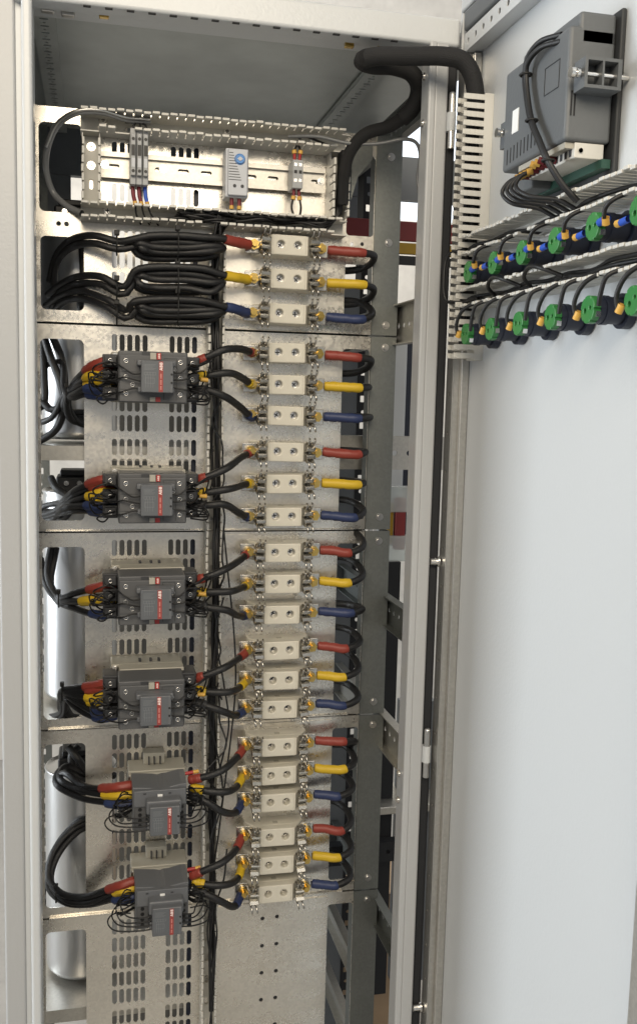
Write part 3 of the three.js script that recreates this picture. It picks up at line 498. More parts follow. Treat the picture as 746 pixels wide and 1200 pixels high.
// looped strands feeding the topmost fuse trio
const coilRows = [
  { ys: [[276, 276], [283, 284], [290, 291], [296, 297]], q: 0, end: [274, 283], out: [299, 287], left: [[58, 330, -.05], [66, 300, -.03], [82, 282, .0], [110, 276, .035], [140, 283, .05]] },
  { ys: [[313, 318], [320, 327], [328, 334], [338, 345]], q: 1, end: [276, 325], out: [298, 328], left: [[56, 345, -.05], [70, 334, -.02], [92, 324, .01], [118, 324, .035], [146, 336, .05]] },
  { ys: [[351, 355], [357, 361], [364, 366], [369, 371]], q: 2, end: [276, 362], out: [298, 367], left: [[54, 358, -.05], [72, 346, -.02], [96, 341, .01], [124, 350, .035], [150, 364, .05]] },
];
const hank = ['top hank', 'middle hank', 'bottom hank'];
coilRows.forEach(({ ys, q, end, out, left }, k) => {
  ys.forEach(([a, b], j) => {
    const x0 = 156 + rr(-2, 4), x1 = 256 - rr(0, 8), y0 = a, y1 = b, ym = (ys[0][0] + ys[3][0]) / 2;
    const pts = j === 0 ? [[left[0][0], left[0][1], left[0][2]], ...left.slice(1), [x0, y0 + 4, .06], [176, y0, .066], [215, y0, .068], [240, y0 + 2, .066], [258, end[1] - 4, .06], [end[0], end[1], .05], [out[0] - 10, out[1] - 1, .036], [out[0] - 2, out[1], .03]]
      : j === 1 ? [[left[0][0] + 5, left[0][1] + 18, left[0][2]], ...left.slice(1).map(([u, v, z]) => [u, v + 9, z - 0.004]), [x0 + 8, y0 + 3, .052], [190, y0, .058], [225, y0 + 1, .06], [250, (a + b) / 2 + 3, .055], [258, ym + 6, .05], [248, ym + 14, .046], [205, ym + 17, .044], [165, ym + 14, .042], [156, ym + 5, .045]]
        : [[x0 + 4, ym + rr(-2, 3), .055], [x0 + 8, y0 - 5, .062], [180, y0 - 1, .066 - j * .004], [220, y0, .066 - j * .004], [248, y1 - 3, .06], [262, ym + 2 + j, .05], [250, ym + 9, .044], [205, ym + 11, .04], [165, ym + 9, .04], [157, ym + 2, .045]];
    cable('incoming_cable', `black cable strand of the ${hank[k]}, ${['running to the ' + phaseName[q] + ' sleeve', 'second strand with a tail to the left', 'third strand closed on itself', 'lowest strand closed on itself'][j]}`, 'black cable hanks left of the topmost fuses', path(pts), 0.0052, j === 0 ? [[0.86, 0.985, phase[q], 0.0022]] : []);
  });
  for (const u of [208, 137]) { const v = u > 200 ? (ys[0][0] + ys[3][0]) / 2 + 2 : left[4][1] + 4, p = spot(u, v, 0.058), h = u > 200 ? 0.022 : 0.014; const t = thing('cable_tie', `black cable tie around the ${hank[k]}, ${u > 200 ? 'on the looped right part' : 'on the tail left of the loops'}`, 'cable tie', 'black cable ties', [p.x, p.y, p.z]); const s = new THREE.TorusGeometry(1, 0.06, 6, 28).rotateY(Math.PI / 2).scale(0.0022 / 0.12, h, 0.019); part('band', s, M.tie, t); part('lock', bx(-0.0035, 0.0035, h - 0.001, h + 0.006, -0.004, 0.006, 0.0008), M.tie, t); }
});
for (const [u, v, z, h, s] of [[125, 706, .0, 0, ''], [69, 703, .0, .011, 'where the cables of the third contactor enter the left window'], [73, 812, .012, .012, 'where the cables of the fourth contactor gather on the left'], [78, 463, .0, .012, 'around the cables left of the topmost contactor'], [66, 1048, .004, .012, 'around the bent cables left of the lowest contactor']]) { if (!h) continue; const p = spot(u, v, z); const t = thing('cable_tie', 'black cable tie ' + s, 'cable tie', 'black cable ties', [p.x, p.y, p.z]); part('band', new THREE.TorusGeometry(1, 0.08, 6, 24).rotateY(Math.PI / 2).scale(0.016, h, 0.013), M.tie, t); part('lock', bx(-0.003, 0.003, h - 0.001, h + 0.005, -0.003, 0.006, 0.0008), M.tie, t); }

/* ---------- contactors ---------- */
function labelTexture(big) {
  const c = document.createElement('canvas'); c.width = 256; c.height = 272; const g = c.getContext('2d');
  g.fillStyle = '#5a5d61'; g.fillRect(0, 0, 256, 272);
  const sx = big ? 150 : 165, sw = 40;
  g.fillStyle = '#8f3d39'; g.fillRect(sx, 0, sw, 272);
  g.save(); g.translate(sx + sw / 2, 44); g.rotate(-Math.PI / 2); g.fillStyle = '#f4e9e4'; g.font = 'bold 38px sans-serif'; g.textAlign = 'center'; g.textBaseline = 'middle'; g.fillText('ABB', 0, 1); g.restore();
  g.fillStyle = '#c98a82'; for (let i = 0; i < 13; i++) if (i % 5 !== 4) g.fillRect(sx + 13, 110 + i * 11, 14, 7);
  g.strokeStyle = '#8d9195'; g.fillStyle = '#8d9195'; g.lineWidth = 2;
  for (let i = 0; i < 5; i++) { g.globalAlpha = 0.8; g.fillRect(18, 30 + i * 11, 105 - (i % 3) * 14, 2); }
  g.globalAlpha = 0.7; for (let i = 0; i < 4; i++) g.strokeRect(20 + i * 26, 100, 26, 22); for (let i = 0; i < 4; i++) { g.beginPath(); g.moveTo(33 + i * 22, 122); g.lineTo(33 + i * 22, 235); g.stroke(); }
  g.strokeRect(28, 150, 84, 46);
  const t = new THREE.CanvasTexture(c); t.colorSpace = THREE.SRGBColorSpace; return t;
}
function tagTexture() { const c = document.createElement('canvas'); c.width = 64; c.height = 96; const g = c.getContext('2d'); g.fillStyle = '#a23530'; g.fillRect(0, 0, 64, 96); g.save(); g.translate(32, 48); g.rotate(-Math.PI / 2); g.fillStyle = '#f3e6e0'; g.font = 'bold 40px sans-serif'; g.textAlign = 'center'; g.textBaseline = 'middle'; g.fillText('ABB', 0, 2); g.restore(); const t = new THREE.CanvasTexture(c); t.colorSpace = THREE.SRGBColorSpace; return t; }
const printBig = new THREE.MeshStandardMaterial({ map: labelTexture(true), roughness: 0.45 }), printSmall = new THREE.MeshStandardMaterial({ map: labelTexture(false), roughness: 0.45 }), printTag = new THREE.MeshStandardMaterial({ map: tagTexture(), roughness: 0.45 });
const plane = (x0, x1, y0, y1, z) => new THREE.PlaneGeometry(x1 - x0, y1 - y0).translate((x0 + x1) / 2, (y0 + y1) / 2, z);
const ring = merge([new THREE.TorusGeometry(0.0027, 0.0006, 6, 16), bx(-0.0016, 0.0016, -0.0004, 0.0004, 0, 0.0005)]);
function makeBig(label) {
  const t = thing('contactor', label, 'contactor', 'large grey contactors in the upper rows');
  part('mounting_base', [bx(-0.0545, 0.05, -0.0355, 0.0355, 0.0025, 0.05, 0.002), bx(-0.043, 0.05, -0.0355, 0.0355, 0.0501, 0.078, 0.0015)], M.cream, t);
  part('base_screw', screwHead, M.chrome, t, [-0.0485, 0.029, 0.0502]);
  for (const x of [-0.012, 0.004, 0.016]) part('coil_pin', bx(x - 0.0018, x + 0.0018, 0.0355, 0.0385, 0.03, 0.042), M.contactorDark, t);
  const b = part('body', [bx(-0.046, 0.046, -0.0345, 0.0345, 0.0785, 0.136, 0.0022), bx(-0.0445, 0.0445, -0.0335, 0.029, 0.134, 0.14, 0.0014)], M.contactor, t);
  for (const g of [bx(0.0135, 0.0145, -0.03, 0.026, 0.1398, 0.1404), bx(0.0305, 0.0312, -0.03, 0.026, 0.1398, 0.1404), bx(0.0145, 0.0305, 0.0252, 0.026, 0.1398, 0.1403), bx(-0.044, -0.02, 0.006, 0.0066, 0.1398, 0.1403), bx(-0.044, -0.02, -0.0175, -0.0169, 0.1398, 0.1403), bx(0.032, 0.044, 0.006, 0.0066, 0.1398, 0.1403), bx(0.032, 0.044, -0.0175, -0.0169, 0.1398, 0.1403), bx(-0.0155, -0.005, 0.0265, 0.0335, 0.1362, 0.1372)]) part('cover_groove', g, M.contactorDark, b);
  for (const x of [-0.036, 0.036]) for (const y of [0.021, -0.0005, -0.0225]) part('cover_screw', ring, y === -0.0005 && x < 0 ? M.steel : M.chrome, t, [x, y, 0.1403]);
  part('cover_screw', ring, M.steel, t, [-0.0275, -0.0105, 0.1403]); part('cover_screw', ring, M.steel, t, [0.0275, 0.0105, 0.1403]);
  for (const s of [-1, 1]) for (let i = 0; i < 3; i++) {
    const y = 0.0215 - i * 0.0225, x = s * 0.056;
    const q = part('terminal', [bx(x - 0.0105, x + 0.0105, y - 0.009, y + 0.009, 0.05, 0.092, 0.0015), bx(x - 0.008, x + 0.008, y - 0.0065, y + 0.0065, 0.0915, 0.1, 0.001)], M.contactorDark, t);
    part('terminal_screw', ring, i === 1 ? M.steel : M.chrome, q, [x, y, 0.1004]);
  }
  for (const g of [bx(-0.0045, 0.0035, 0.0235, 0.0325, 0.1365, 0.1418, 0.0005), bx(-0.0045, 0.0025, -0.0325, -0.0265, 0.1375, 0.1412, 0.0005)]) part('indicator', g, M.cream, t);
  part('brand_tag', plane(0.0042, 0.0098, 0.0238, 0.0325, 0.1419), printTag, part('tag_block', bx(0.0042, 0.0098, 0.0238, 0.0325, 0.1365, 0.1417), M.brightRed, t));
  part('tag_block', bx(0.0032, 0.0095, -0.0325, -0.0265, 0.1375, 0.141), M.brightRed, t);
  const m = part('resistor_module', [bx(-0.0175, 0.0245, -0.0205, 0.0215, 0.1405, 0.168, 0.0016), bx(-0.0225, 0.0285, 0.0145, 0.0222, 0.1405, 0.16, 0.002), bx(-0.021, 0.0275, -0.0205, -0.013, 0.1405, 0.151, 0.002)], M.contactorPale, t);
  part('label', plane(-0.0163, 0.0205, -0.0195, 0.0205, 0.1683), printBig, m);
  for (const y of [0.004, -0.007]) part('module_screw', cyl(0.0015, 0.0006, 'z', 10), M.black, m, [0.0222, y, 0.1681]);
  for (const s of [-1, 1]) for (let i = 0; i < 3; i++) {
    const y = 0.0045 - i * 0.0105 + (s > 0 ? 0.003 : 0), x = s > 0 ? 0.024 : -0.017, ty = 0.019 - i * 0.0225;
    part('resistor_wire', tube([V(x, y, 0.148), V(x + s * 0.01, y + rr(-0.002, 0.002), 0.149), V(x + s * 0.022, (y + ty) / 2 + rr(-0.004, 0.004), 0.148), V(s * 0.052, ty + rr(-0.004, 0.003), 0.132), V(s * 0.062, ty - 0.002, 0.106), V(s * 0.066, ty, 0.09)], 0.0012, 22, 6), M.wire, t);
  }
  for (const s of [-1, 1]) for (let i = 0; i < 7; i++) {
    const y0 = rr(-0.03, 0.022);
    part('resistor_wire', tube([V(s * 0.05, y0, 0.1), V(s * rr(0.058, 0.07), y0 + rr(-0.006, 0.01), rr(0.11, 0.13)), V(s * rr(0.072, 0.086), y0 + rr(-0.014, 0.008), rr(0.1, 0.12)), V(s * rr(0.064, 0.08), y0 + rr(-0.022, -0.008), rr(0.085, 0.1)), V(s * 0.056, y0 - rr(0.004, 0.016), 0.09)], 0.0012, 20, 6), M.wire, t);
  }
  part('wire_ferrule', [tube([V(0.068, 0.0, 0.1), V(0.078, -0.001, 0.1)], 0.0032, 3, 8)], M.ferrule, t);
  return t;
}
function makeSmall(label) {
  const t = thing('contactor', label, 'contactor', 'small grey contactors in the lower rows');
  part('mounting_base', [bx(-0.0425, 0.043, -0.033, 0.0325, 0.0025, 0.05, 0.002), bx(-0.0395, 0.04, -0.031, 0.031, 0.0501, 0.056), bx(-0.019, 0.013, 0.0327, 0.05, 0.0025, 0.026, 0.0015)], M.cream, t);
  part('base_screw', screwHead, M.steel, t, [-0.038, 0.0225, 0.0502]);
  for (const x of [-0.011, -0.003, 0.006]) part('coil_pin', bx(x - 0.0009, x + 0.0009, 0.034, 0.045, 0.0262, 0.032), M.contactorDark, t);
  const top = [[-0.0375, -0.0315], [0.0375, -0.0315], [0.0375, 0.0325], [0.031, 0.0325], [0.012, 0.0285], [0.006, 0.0285], [-0.0, 0.0265], [-0.008, 0.0285], [-0.03, 0.0305], [-0.0375, 0.031]];
  const b = part('body', [poly(top, [], 0.054, 0.0012).translate(0, 0, 0.0565), poly([[-0.036, 0.008], [0.036, 0.008], [0.036, 0.03], [-0.036, 0.03]], [], 0.008, 0.001).translate(0, -0.0015, 0.1105)], M.contactorPale, t);
  part('terminal_bank', [bx(-0.0365, -0.0195, -0.0305, 0.0055, 0.1112, 0.117, 0.001)], M.contactor, t); part('terminal_bank', [bx(0.0265, 0.0365, -0.0305, 0.0055, 0.1112, 0.117, 0.001)], M.contactor, t);
  for (let i = 0; i < 4; i++) { part('screw_hole', cyl(0.0028, 0.0006, 'z', 12), M.black, t, [-0.0285, 0.001 - i * 0.0082, 0.1171]); part('screw_hole', cyl(0.0024, 0.0006, 'z', 12), M.black, t, [0.0318, 0.001 - i * 0.0082, 0.1171]); }
  part('indicator', bx(-0.0035, 0.0035, 0.0195, 0.0235, 0.1196, 0.1212, 0.0004), M.white, t);
  for (const g of [bx(-0.024, -0.02, 0.0245, 0.026, 0.1196, 0.1204), bx(0.012, 0.016, 0.0235, 0.025, 0.1196, 0.1204), bx(0.004, 0.012, 0.0085, 0.0095, 0.1196, 0.1204)]) part('rim_mark', g, M.contactorDark, t);
  const m = part('resistor_module', [bx(-0.016, 0.0262, -0.0265, 0.016, 0.1175, 0.148, 0.0016), bx(-0.0205, 0.0295, 0.0, 0.0205, 0.1175, 0.137, 0.003), bx(-0.019, 0.029, -0.0265, -0.014, 0.1175, 0.13, 0.002)], M.contactorPale, t);
  part('label', plane(-0.0145, 0.0215, -0.0255, 0.0145, 0.1483), printSmall, m);
  for (const y of [0.001, -0.009]) part('module_screw', cyl(0.0014, 0.0006, 'z', 10), M.black, m, [0.0238, y, 0.1481]);
  for (const s of [-1, 1]) for (let i = 0; i < 4; i++) {
    const y = -0.005 - i * 0.0065, x = s > 0 ? 0.026 : -0.016, out = (s > 0 ? 0.056 : 0.06) + i * 0.006, ty = 0.014 - i * 0.012;
    part('resistor_wire', tube([V(x, y, 0.13), V(x + s * 0.018, y - 0.002, 0.128), V(s * (out - 0.008), y - rr(-0.001, 0.005), 0.118), V(s * out, (y + ty) / 2 + 0.002, 0.105), V(s * (out - 0.008), ty + 0.004, 0.09), V(s * 0.044, ty, 0.085)], 0.0011, 24, 6), M.wire, t);
  }
  for (const s of [-1, 1]) for (let i = 0; i < 6; i++) { const y0 = rr(-0.016, 0.016); part('resistor_wire', tube([V(s * 0.038, y0, 0.09), V(s * rr(0.05, 0.056), y0 + rr(0, 0.01), 0.105), V(s * rr(0.058, 0.068), y0 + rr(-0.01, 0), 0.095), V(s * 0.05, y0 - 0.012, 0.08), V(s * 0.04, y0 - 0.008, 0.075)], 0.0011, 18, 6), M.wire, t); }
  part('wire_ferrule', tube([V(0.04, 0.0335, 0.075), V(0.052, 0.035, 0.075)], 0.0028, 3, 8), M.brightRed, t);
  part('wire_ferrule', tube([V(0.052, 0.035, 0.075), V(0.06, 0.036, 0.075)], 0.003, 3, 8), M.ferrule, t);
  return t;
}
const rowSay = ['beside the second trio of fuses', 'beside the third trio of fuses', 'beside the fourth trio of fuses', 'beside the fifth trio of fuses', 'beside the sixth trio of fuses', 'beside the lowest trio of fuses'];
let big0, small0;
[[0.1495, 1.522], [0.1495, 1.3575], [0.1495, 1.2155], [0.1495, 1.0665], [0.163, 0.9035], [0.167, 0.7515]].forEach(([x, y], k) => {
  const label = k < 4 ? `large dark grey contactor with red stripe, ${rowSay[k]}` : `narrower grey contactor with curved top and red stripe, ${rowSay[k]}`;
  let c; const proto = k < 4 ? big0 : small0;
  if (!proto) { c = k < 4 ? (big0 = makeBig(label)) : (small0 = makeSmall(label)); } else { c = proto.clone(); c.name = numbered('contactor'); c.userData = { ...proto.userData, label }; scene.add(c); }
  c.position.set(x, y, 0); c.rotation.z = rr(-0.006, 0.006);
});

/* ---------- control wires in and around the middle duct ---------- */
const loomPaths = [];
for (let i = 0; i < 7; i++) { const p = []; let x = 252 + rr(-3, 5); p.push([262 + i * 2 - 6, 252 + i, .045]); for (let v = 285; v <= 1200; v += 75) { x = 252 + (1 - (v - 285) / 1300) * rr(-4, 7) + rr(-3, 3) - (v > 800 ? 4 : 0); p.push([x, v, .03 + rr(-.012, .012)]); if (i > 3 && v > 560 + i * 60) break; } loomPaths.push(p); }
loomPaths.push([[262, 620, .05], [268, 680, .05], [274, 740, .05], [276, 800, .05], [271, 860, .05], [262, 930, .05], [255, 985, .045], [247, 1040, .045], [246, 1100, .05], [248, 1200, .05]], [[256, 800, .06], [246, 840, .06], [254, 880, .055], [261, 935, .055], [252, 970, .055]], [[246, 1008, .05], [250, 1040, .055], [243, 1090, .055], [250, 1150, .05], [246, 1200, .05]], [[262, 700, .05], [253, 740, .055], [262, 800, .05], [268, 850, .05], [258, 900, .05]]);
const loomNames = []; for (let i = 0; i < 6; i++) { const v0 = 470 + i * 105, p = []; for (let k = 0; k < 6; k++) p.push([250 + rr(-8, 16) - (k > 3 ? 4 : 0), v0 + k * (24 + i * 2), .035 + rr(0, .03)]); loomPaths.push(p); loomNames.push(`${ord[i]} loose strand from above`); }
loomPaths.forEach((p, i) => { const t = thing('control_wire', `thin black wire in the upright middle duct, ${['leftmost strand', 'second strand', 'third strand', 'fourth strand', 'fifth strand ending early', 'sixth strand ending early', 'seventh strand ending early', 'bulging out right beside the fourth contactor', 'bowed left beside the fifth contactor', 'wavy end below the lowest contactor', 'bowed between the third and fifth contactors', ...loomNames][i]}`, 'wire', 'thin black wires in the middle duct'); part('jacket', tube(path(p), i < 7 ? 0.0021 : 0.0014, 90, 6), M.wire, t); });
for (let i = 0; i < 6; i++) { const t = thing('control_wire', `black control wire lying in the lower horizontal duct, strand ${ord[i]} from its top`, 'wire', 'black wires in the lower horizontal duct'); const y = 1.7475 + i * 0.003; const p = [V(0.15 + i * 0.012, y - 0.004, 0.03)]; for (let x = 0.19; x < 0.41; x += 0.03) p.push(V(x, y + rr(-0.003, 0.003) - (i % 2) * 0.002, 0.026 + rr(0, 0.022))); p.push(V(0.418 + i * 0.002, 1.762 + i * 0.002, 0.035), V(0.4245, 1.80, 0.03 + i * 0.004), V(0.426, 1.86, 0.03 + i * 0.004)); part('jacket', tube(p, 0.0022, 60, 6), M.wire, t); }

/* ---------- black braided hose to the door ---------- */
{
  const t = thing('braided_hose', 'thick black braided cable hose arching from the top duct over to the door', 'cable hose');
  const p = path([[402, 240, .045], [403, 205, .05], [410, 178, .07], [428, 157, .09], [458, 147, .10], [482, 128, .115], [490, 105, .13], [483, 87, .15], [462, 78, .165], [436, 76, .18], [424, 71, .19], [440, 66, .205], [480, 66, .225], [520, 66, .245], [541, 71, .252], [551, 84, .2545], [556, 103, .2545], [557, 126, .2545], [556, 146, .2545]]);
  const c = curveOf(p);
  part('sleeve', new THREE.TubeGeometry(new Piece(c, 0.30, 1), 140, 0.0115, 14), M.hose, t);
  part('loom', new THREE.TubeGeometry(new Piece(c, 0, 0.31), 40, 0.0088, 12), M.hose, t);
  const a = c.getPointAt(0.62); part('hose_end', new THREE.SphereGeometry(0.012, 14, 10), M.hose, t, [a.x, a.y, a.z]);
}
{ const t = thing('grounding_cable', 'clear-sheathed grey cable bowed in front of the upper left window', 'cable'); part('jacket', tube(path([[176, 142, .03], [150, 140, .035], [118, 131, .05], [90, 132, .05], [68, 146, .035], [56, 172, .02], [54, 198, .0], [62, 225, -.01], [78, 241, .0], [96, 250, .02]]), 0.0046, 50, 10), std([0.22, 0.225, 0.23], 0.2), t); part('core', tube(path([[176, 140, .036], [150, 138, .041], [118, 129, .056], [90, 130, .056], [67, 145, .041], [54, 172, .026]]), 0.0022, 40, 8), M.steel, t); }
{ const t = thing('door_earth_cable', 'translucent grey cable running from the top duct to the right post', 'cable'); part('jacket', tube(path([[338, 160, .04], [372, 160, .06], [410, 168, .08], [445, 168, .09], [472, 163, .1], [486, 166, .12], [492, 180, .14], [489, 210, .15], [493, 238, .155]]), 0.0026, 50, 8), std([0.13, 0.135, 0.14], 0.3), t); }

/* ---------- capacitors behind the plates ---------- */
[[1.426, 1.76, 'top'], [1.003, 1.345, 'middle'], [0.528, 0.884, 'bottom']].forEach(([y0, y1, w], k) => {
  const t = thing('capacitor', ['tall silver aluminium power capacitor behind the second plate, topmost of three', 'silver aluminium power capacitor behind the third plate, middle of three', 'silver aluminium power capacitor with rolled rim behind the fifth plate, lowest of three'][k], 'capacitor', 'aluminium capacitors behind the plates', [0.049, y0, -0.13]);
  const h = y1 - y0;
  part('can', new THREE.LatheGeometry([[0.0001, 0], [0.05, 0], [0.056, 0.006], [0.058, 0.012], [0.058, h - 0.012], [0.0565, h - 0.009], [0.059, h - 0.003], [0.057, h], [0.0545, h - 0.004], [0.0001, h - 0.004]].map(([a, b]) => new THREE.Vector2(a, b)), 48), M.alu, t);
  part('terminal_cap', [bx(-0.036, 0.036, h - 0.003, h + 0.022, -0.03, 0.034, 0.004), bx(-0.03, 0.03, h + 0.022, h + 0.032, -0.02, 0.03, 0.003)], M.black, t);
  for (const x of [-0.02, 0, 0.02]) part('terminal_screw', cyl(0.004, 0.006, 'z', 10), M.chrome, t, [x, h + 0.012, 0.034]);
});
const hidden = [
  [[[60, 560, -.05], [66, 572, -.03], [78, 580, -.02], [84, 592, -.02], [75, 606, -.04], [60, 600, -.06]], 'curled under the second contactor'], [[[52, 395, -.06], [60, 420, -.05], [70, 445, -.04], [75, 470, -.04], [68, 500, -.05], [50, 515, -.06]], 'hanging left of the topmost contactor'],
  [[[62, 395, -.06], [72, 420, -.06], [76, 450, -.05], [74, 475, -.05], [60, 480, -.06], [48, 470, -.07]], 'second one left of the topmost contactor'], [[[80, 875, -.05], [92, 890, -.04], [104, 905, -.05]], 'above the lowest capacitor'],
  [[[50, 400, -.07], [52, 440, -.07], [50, 475, -.07]], 'at the far left of the second plate'], [[[96, 278, -.03], [98, 320, -.03], [96, 362, -.03]], 'upright beside the hanks'], [[[92, 875, -.06], [84, 885, -.05], [90, 905, -.05]], 'second one above the lowest capacitor']];
hidden.forEach(([p, s]) => { const t = thing('rear_cable', 'black cable seen through a left window, ' + s, 'cable', 'black cables behind the plates'); const e = p[p.length - 1]; part('jacket', tube(path([...p, e[0] < 75 ? [e[0] - 30, e[1] + 8, -.09] : [e[0] + 30, e[1] + 4, -.08]]), 0.0058, 40, 8), M.cable, t); });
{ const t = thing('edge_guard', 'flat black strip standing beside the lowest left window', 'edge strip'); const p = spot(51, 1000, 0), q = spot(51, 1062, 0); part('strip', bx(-0.0155, -0.0095, q.y, p.y, 0.0005, 0.004, 0.001), M.rubber, t); }

/* ---------- busbars at the rear ---------- */
for (const [n, y0, y1, m] of [['red', 1.787, 1.822, M.busRed], ['yellow', 1.764, 1.784, M.busYellow], ['black', 1.745, 1.761, M.black]]) { const t = thing('busbar', `${n} sleeved horizontal busbar behind the right post, ${{ red: 'widest and uppermost', yellow: 'between the red and the black', black: 'lowest of three' }[n]}`, 'busbar', 'sleeved busbars at the rear'); part('bar', bx(n === 'red' ? 0.44 : 0.56, 0.95, y0, y1, -0.26, -0.25, 0.002), m, t); }
{ const t = thing('busbar_carrier', 'clear plastic carrier with upright yellow and red bars behind the right post', 'busbar carrier'); const a = spot(456, 570, -0.1), b = spot(477, 658, -0.1); part('upper_block', bx(a.x, b.x + 0.02, a.y - 0.045, a.y, -0.12, -0.1, 0.003), M.clear, t); part('lower_block', bx(a.x, b.x + 0.02, b.y, b.y + 0.045, -0.12, -0.1, 0.003), M.clear, t); part('yellow_bar', bx(a.x + 0.002, a.x + 0.012, b.y + 0.03, a.y - 0.03, -0.118, -0.108, 0.001), M.busYellow, t); part('red_bar', bx(a.x + 0.014, a.x + 0.032, b.y + 0.02, a.y - 0.02, -0.116, -0.102, 0.002), M.busRed, t); }
{ const t = thing('cardboard_box', 'brown cardboard box low behind the right post', 'box'); part('carton', bx(0.45, 0.78, 0.0, 0.42, -0.75, -0.45, 0.003), M.card, t); part('flap', bx(0.45, 0.78, 0.42, 0.424, -0.75, -0.6), M.card, t).rotation.x = 0; }

/* ---------- controller on the door ---------- */
{
  const t = thing('controller', 'dark grey power factor controller box fixed to the upper part of the open door', 'controller');
  part('housing', [bx(0.512, 0.5605, 1.752, 1.858, 0.432, 0.58, 0.004), bx(0.530, 0.5605, 1.73, 1.7525, 0.425, 0.475, 0.003), bx(0.522, 0.5605, 1.84, 1.872, 0.452, 0.58, 0.004)], M.meter, t);
  part('bezel_flange', bx(0.561, 0.5668, 1.722, 1.876, 0.424, 0.587, 0.002), M.meterDark, t);
  part('label_recess', [bx(0.5114, 0.512, 1.806, 1.8068, 0.53, 0.562), bx(0.5114, 0.512, 1.832, 1.8328, 0.53, 0.562), bx(0.5114, 0.512, 1.8068, 1.832, 0.53, 0.5308), bx(0.5114, 0.512, 1.8068, 1.832, 0.5612, 0.562)], M.meterDark, t);
  part('sticker', bx(0.5113, 0.512, 1.788, 1.812, 0.456, 0.471), M.white, t);
  for (let i = 0; i < 9; i++) part('vent', bx(0.5114, 0.512, 1.758 + i * 0.0006, 1.774 + i * 0.0006, 0.445 + i * 0.0085, 0.4466 + i * 0.0085), M.meterDark, t);
  part('side_slot', [bx(0.516, 0.5175, 1.775, 1.797, 0.58, 0.5806), bx(0.5195, 0.521, 1.775, 1.797, 0.58, 0.5806), bx(0.516, 0.521, 1.7965, 1.798, 0.58, 0.5806)], M.black, t);
  for (const [z0, z1, y] of [[0.58, 0.602, 1.809], [0.41, 0.432, 1.797]]) {
    const c = part('clamp', [bx(0.518, 0.556, y - 0.014, y - 0.011, z0, z1), bx(0.518, 0.556, y + 0.011, y + 0.014, z0, z1), bx(0.518, 0.521, y - 0.011, y + 0.011, z0, z1), bx(0.536, 0.538, y - 0.011, y + 0.011, z0, z1), bx(0.552, 0.556, y - 0.011, y + 0.011, z0, z1), bx(0.521, 0.552, y - 0.011, y + 0.011, (z0 + z1) / 2 - 0.006, (z0 + z1) / 2 - 0.005)], M.meter, t);
    const s = part('clamp_screw', merge([cyl(0.0024, 0.058, 'x', 10).translate(0.508, y, z1 - 0.006), cyl(0.005, 0.004, 'x', 12).translate(0.506, y, z1 - 0.006), cyl(0.0048, 0.003, 'x', 6).translate(0.512, y, z1 - 0.006)]), M.chrome, t);
  }
  part('terminal_strip', [bx(0.524, 0.555, 1.737, 1.7515, 0.478, 0.578, 0.001)], M.duct, t);
  part('terminal_plate', bx(0.515, 0.524, 1.746, 1.7515, 0.47, 0.575), M.cream, t);
  for (let i = 0; i < 10; i++) part('terminal_entry', bx(0.5235, 0.5242, 1.7395, 1.746, 0.482 + i * 0.0095, 0.4865 + i * 0.0095), M.contactorDark, t);
  part('board', bx(0.551, 0.5605, 1.7285, 1.737, 0.44, 0.582), M.pcb, t);
  for (let i = 0; i < 6; i++) part('terminal_screw_hole', cyl(0.0022, 0.0008, 'z', 8), M.black, t, [0.53, 1.744, 0.579]);
}
const meterWires = [[0, .472], [1, .482], [2, .491], [3, .500]];
meterWires.forEach(([i, z]) => { const t = thing('controller_wire', `black wire bowing from the controller terminals into the door duct, ${ord[i]} from the left`, 'wire', 'black wires under the controller'); part('jacket', tube([V(0.524, 1.741, z), V(0.508, 1.737, z - 0.004), V(0.5, 1.725, z - 0.008 + i * 0.002), V(0.506, 1.712, z + 0.004 + i * 0.004), V(0.53, 1.705, z + 0.02 + i * 0.006), V(0.545, 1.695, z + 0.03 + i * 0.006)], 0.0023, 30, 8), M.wire, t); part('sleeve', tube([V(0.53, 1.7415, z), V(0.518, 1.741, z - 0.001)], 0.003, 4, 8), M.maroon, t); part('ferrule', tube([V(0.518, 1.741, z - 0.001), V(0.512, 1.7395, z - 0.003)], 0.0035, 4, 8), M.ferrule, t); });
for (let i = 0; i < 4; i++) { const t = thing('terminal_ferrule', `yellow and maroon wire end plugged into the controller strip, ${ord[i]} right of the bowed wires`, 'wire end', 'wire ends on the controller strip'); const z = 0.512 + i * 0.009; part('sleeve', tube([V(0.53, 1.742, z), V(0.516, 1.743, z)], 0.0034, 4, 8), M.maroon, t); part('ferrule', tube([V(0.516, 1.743, z), V(0.51, 1.745, z - 0.002)], 0.0036, 3, 8), i < 2 ? M.ferrule : M.maroon, t); }
{ const t = thing('controller_cable', 'twin black cable curving over the back of the controller into the upper door duct', 'cable'); const P = [V(0.515, 1.857, 0.556), V(0.505, 1.858, 0.53), V(0.503, 1.85, 0.506), V(0.504, 1.836, 0.4985), V(0.504, 1.81, 0.506), V(0.503, 1.785, 0.52), V(0.503, 1.76, 0.541), V(0.506, 1.738, 0.556), V(0.52, 1.715, 0.562), V(0.535, 1.7, 0.565)]; part('jacket', tube(P, 0.0028, 60, 8), M.wire, t); part('jacket', tube(P.map((p, i) => V(p.x - 0.001, p.y - (i < 3 ? 0.007 : 0.002), p.z + (i < 3 ? 0.002 : 0.006))), 0.0028, 60, 8), M.wire, t); for (const i of [3, 5, 7]) part('tie', new THREE.TorusGeometry(0.0058, 0.0013, 6, 16).rotateX(Math.PI / 2), M.tie, t, [P[i].x, P[i].y - 0.001, P[i].z + 0.003]); }

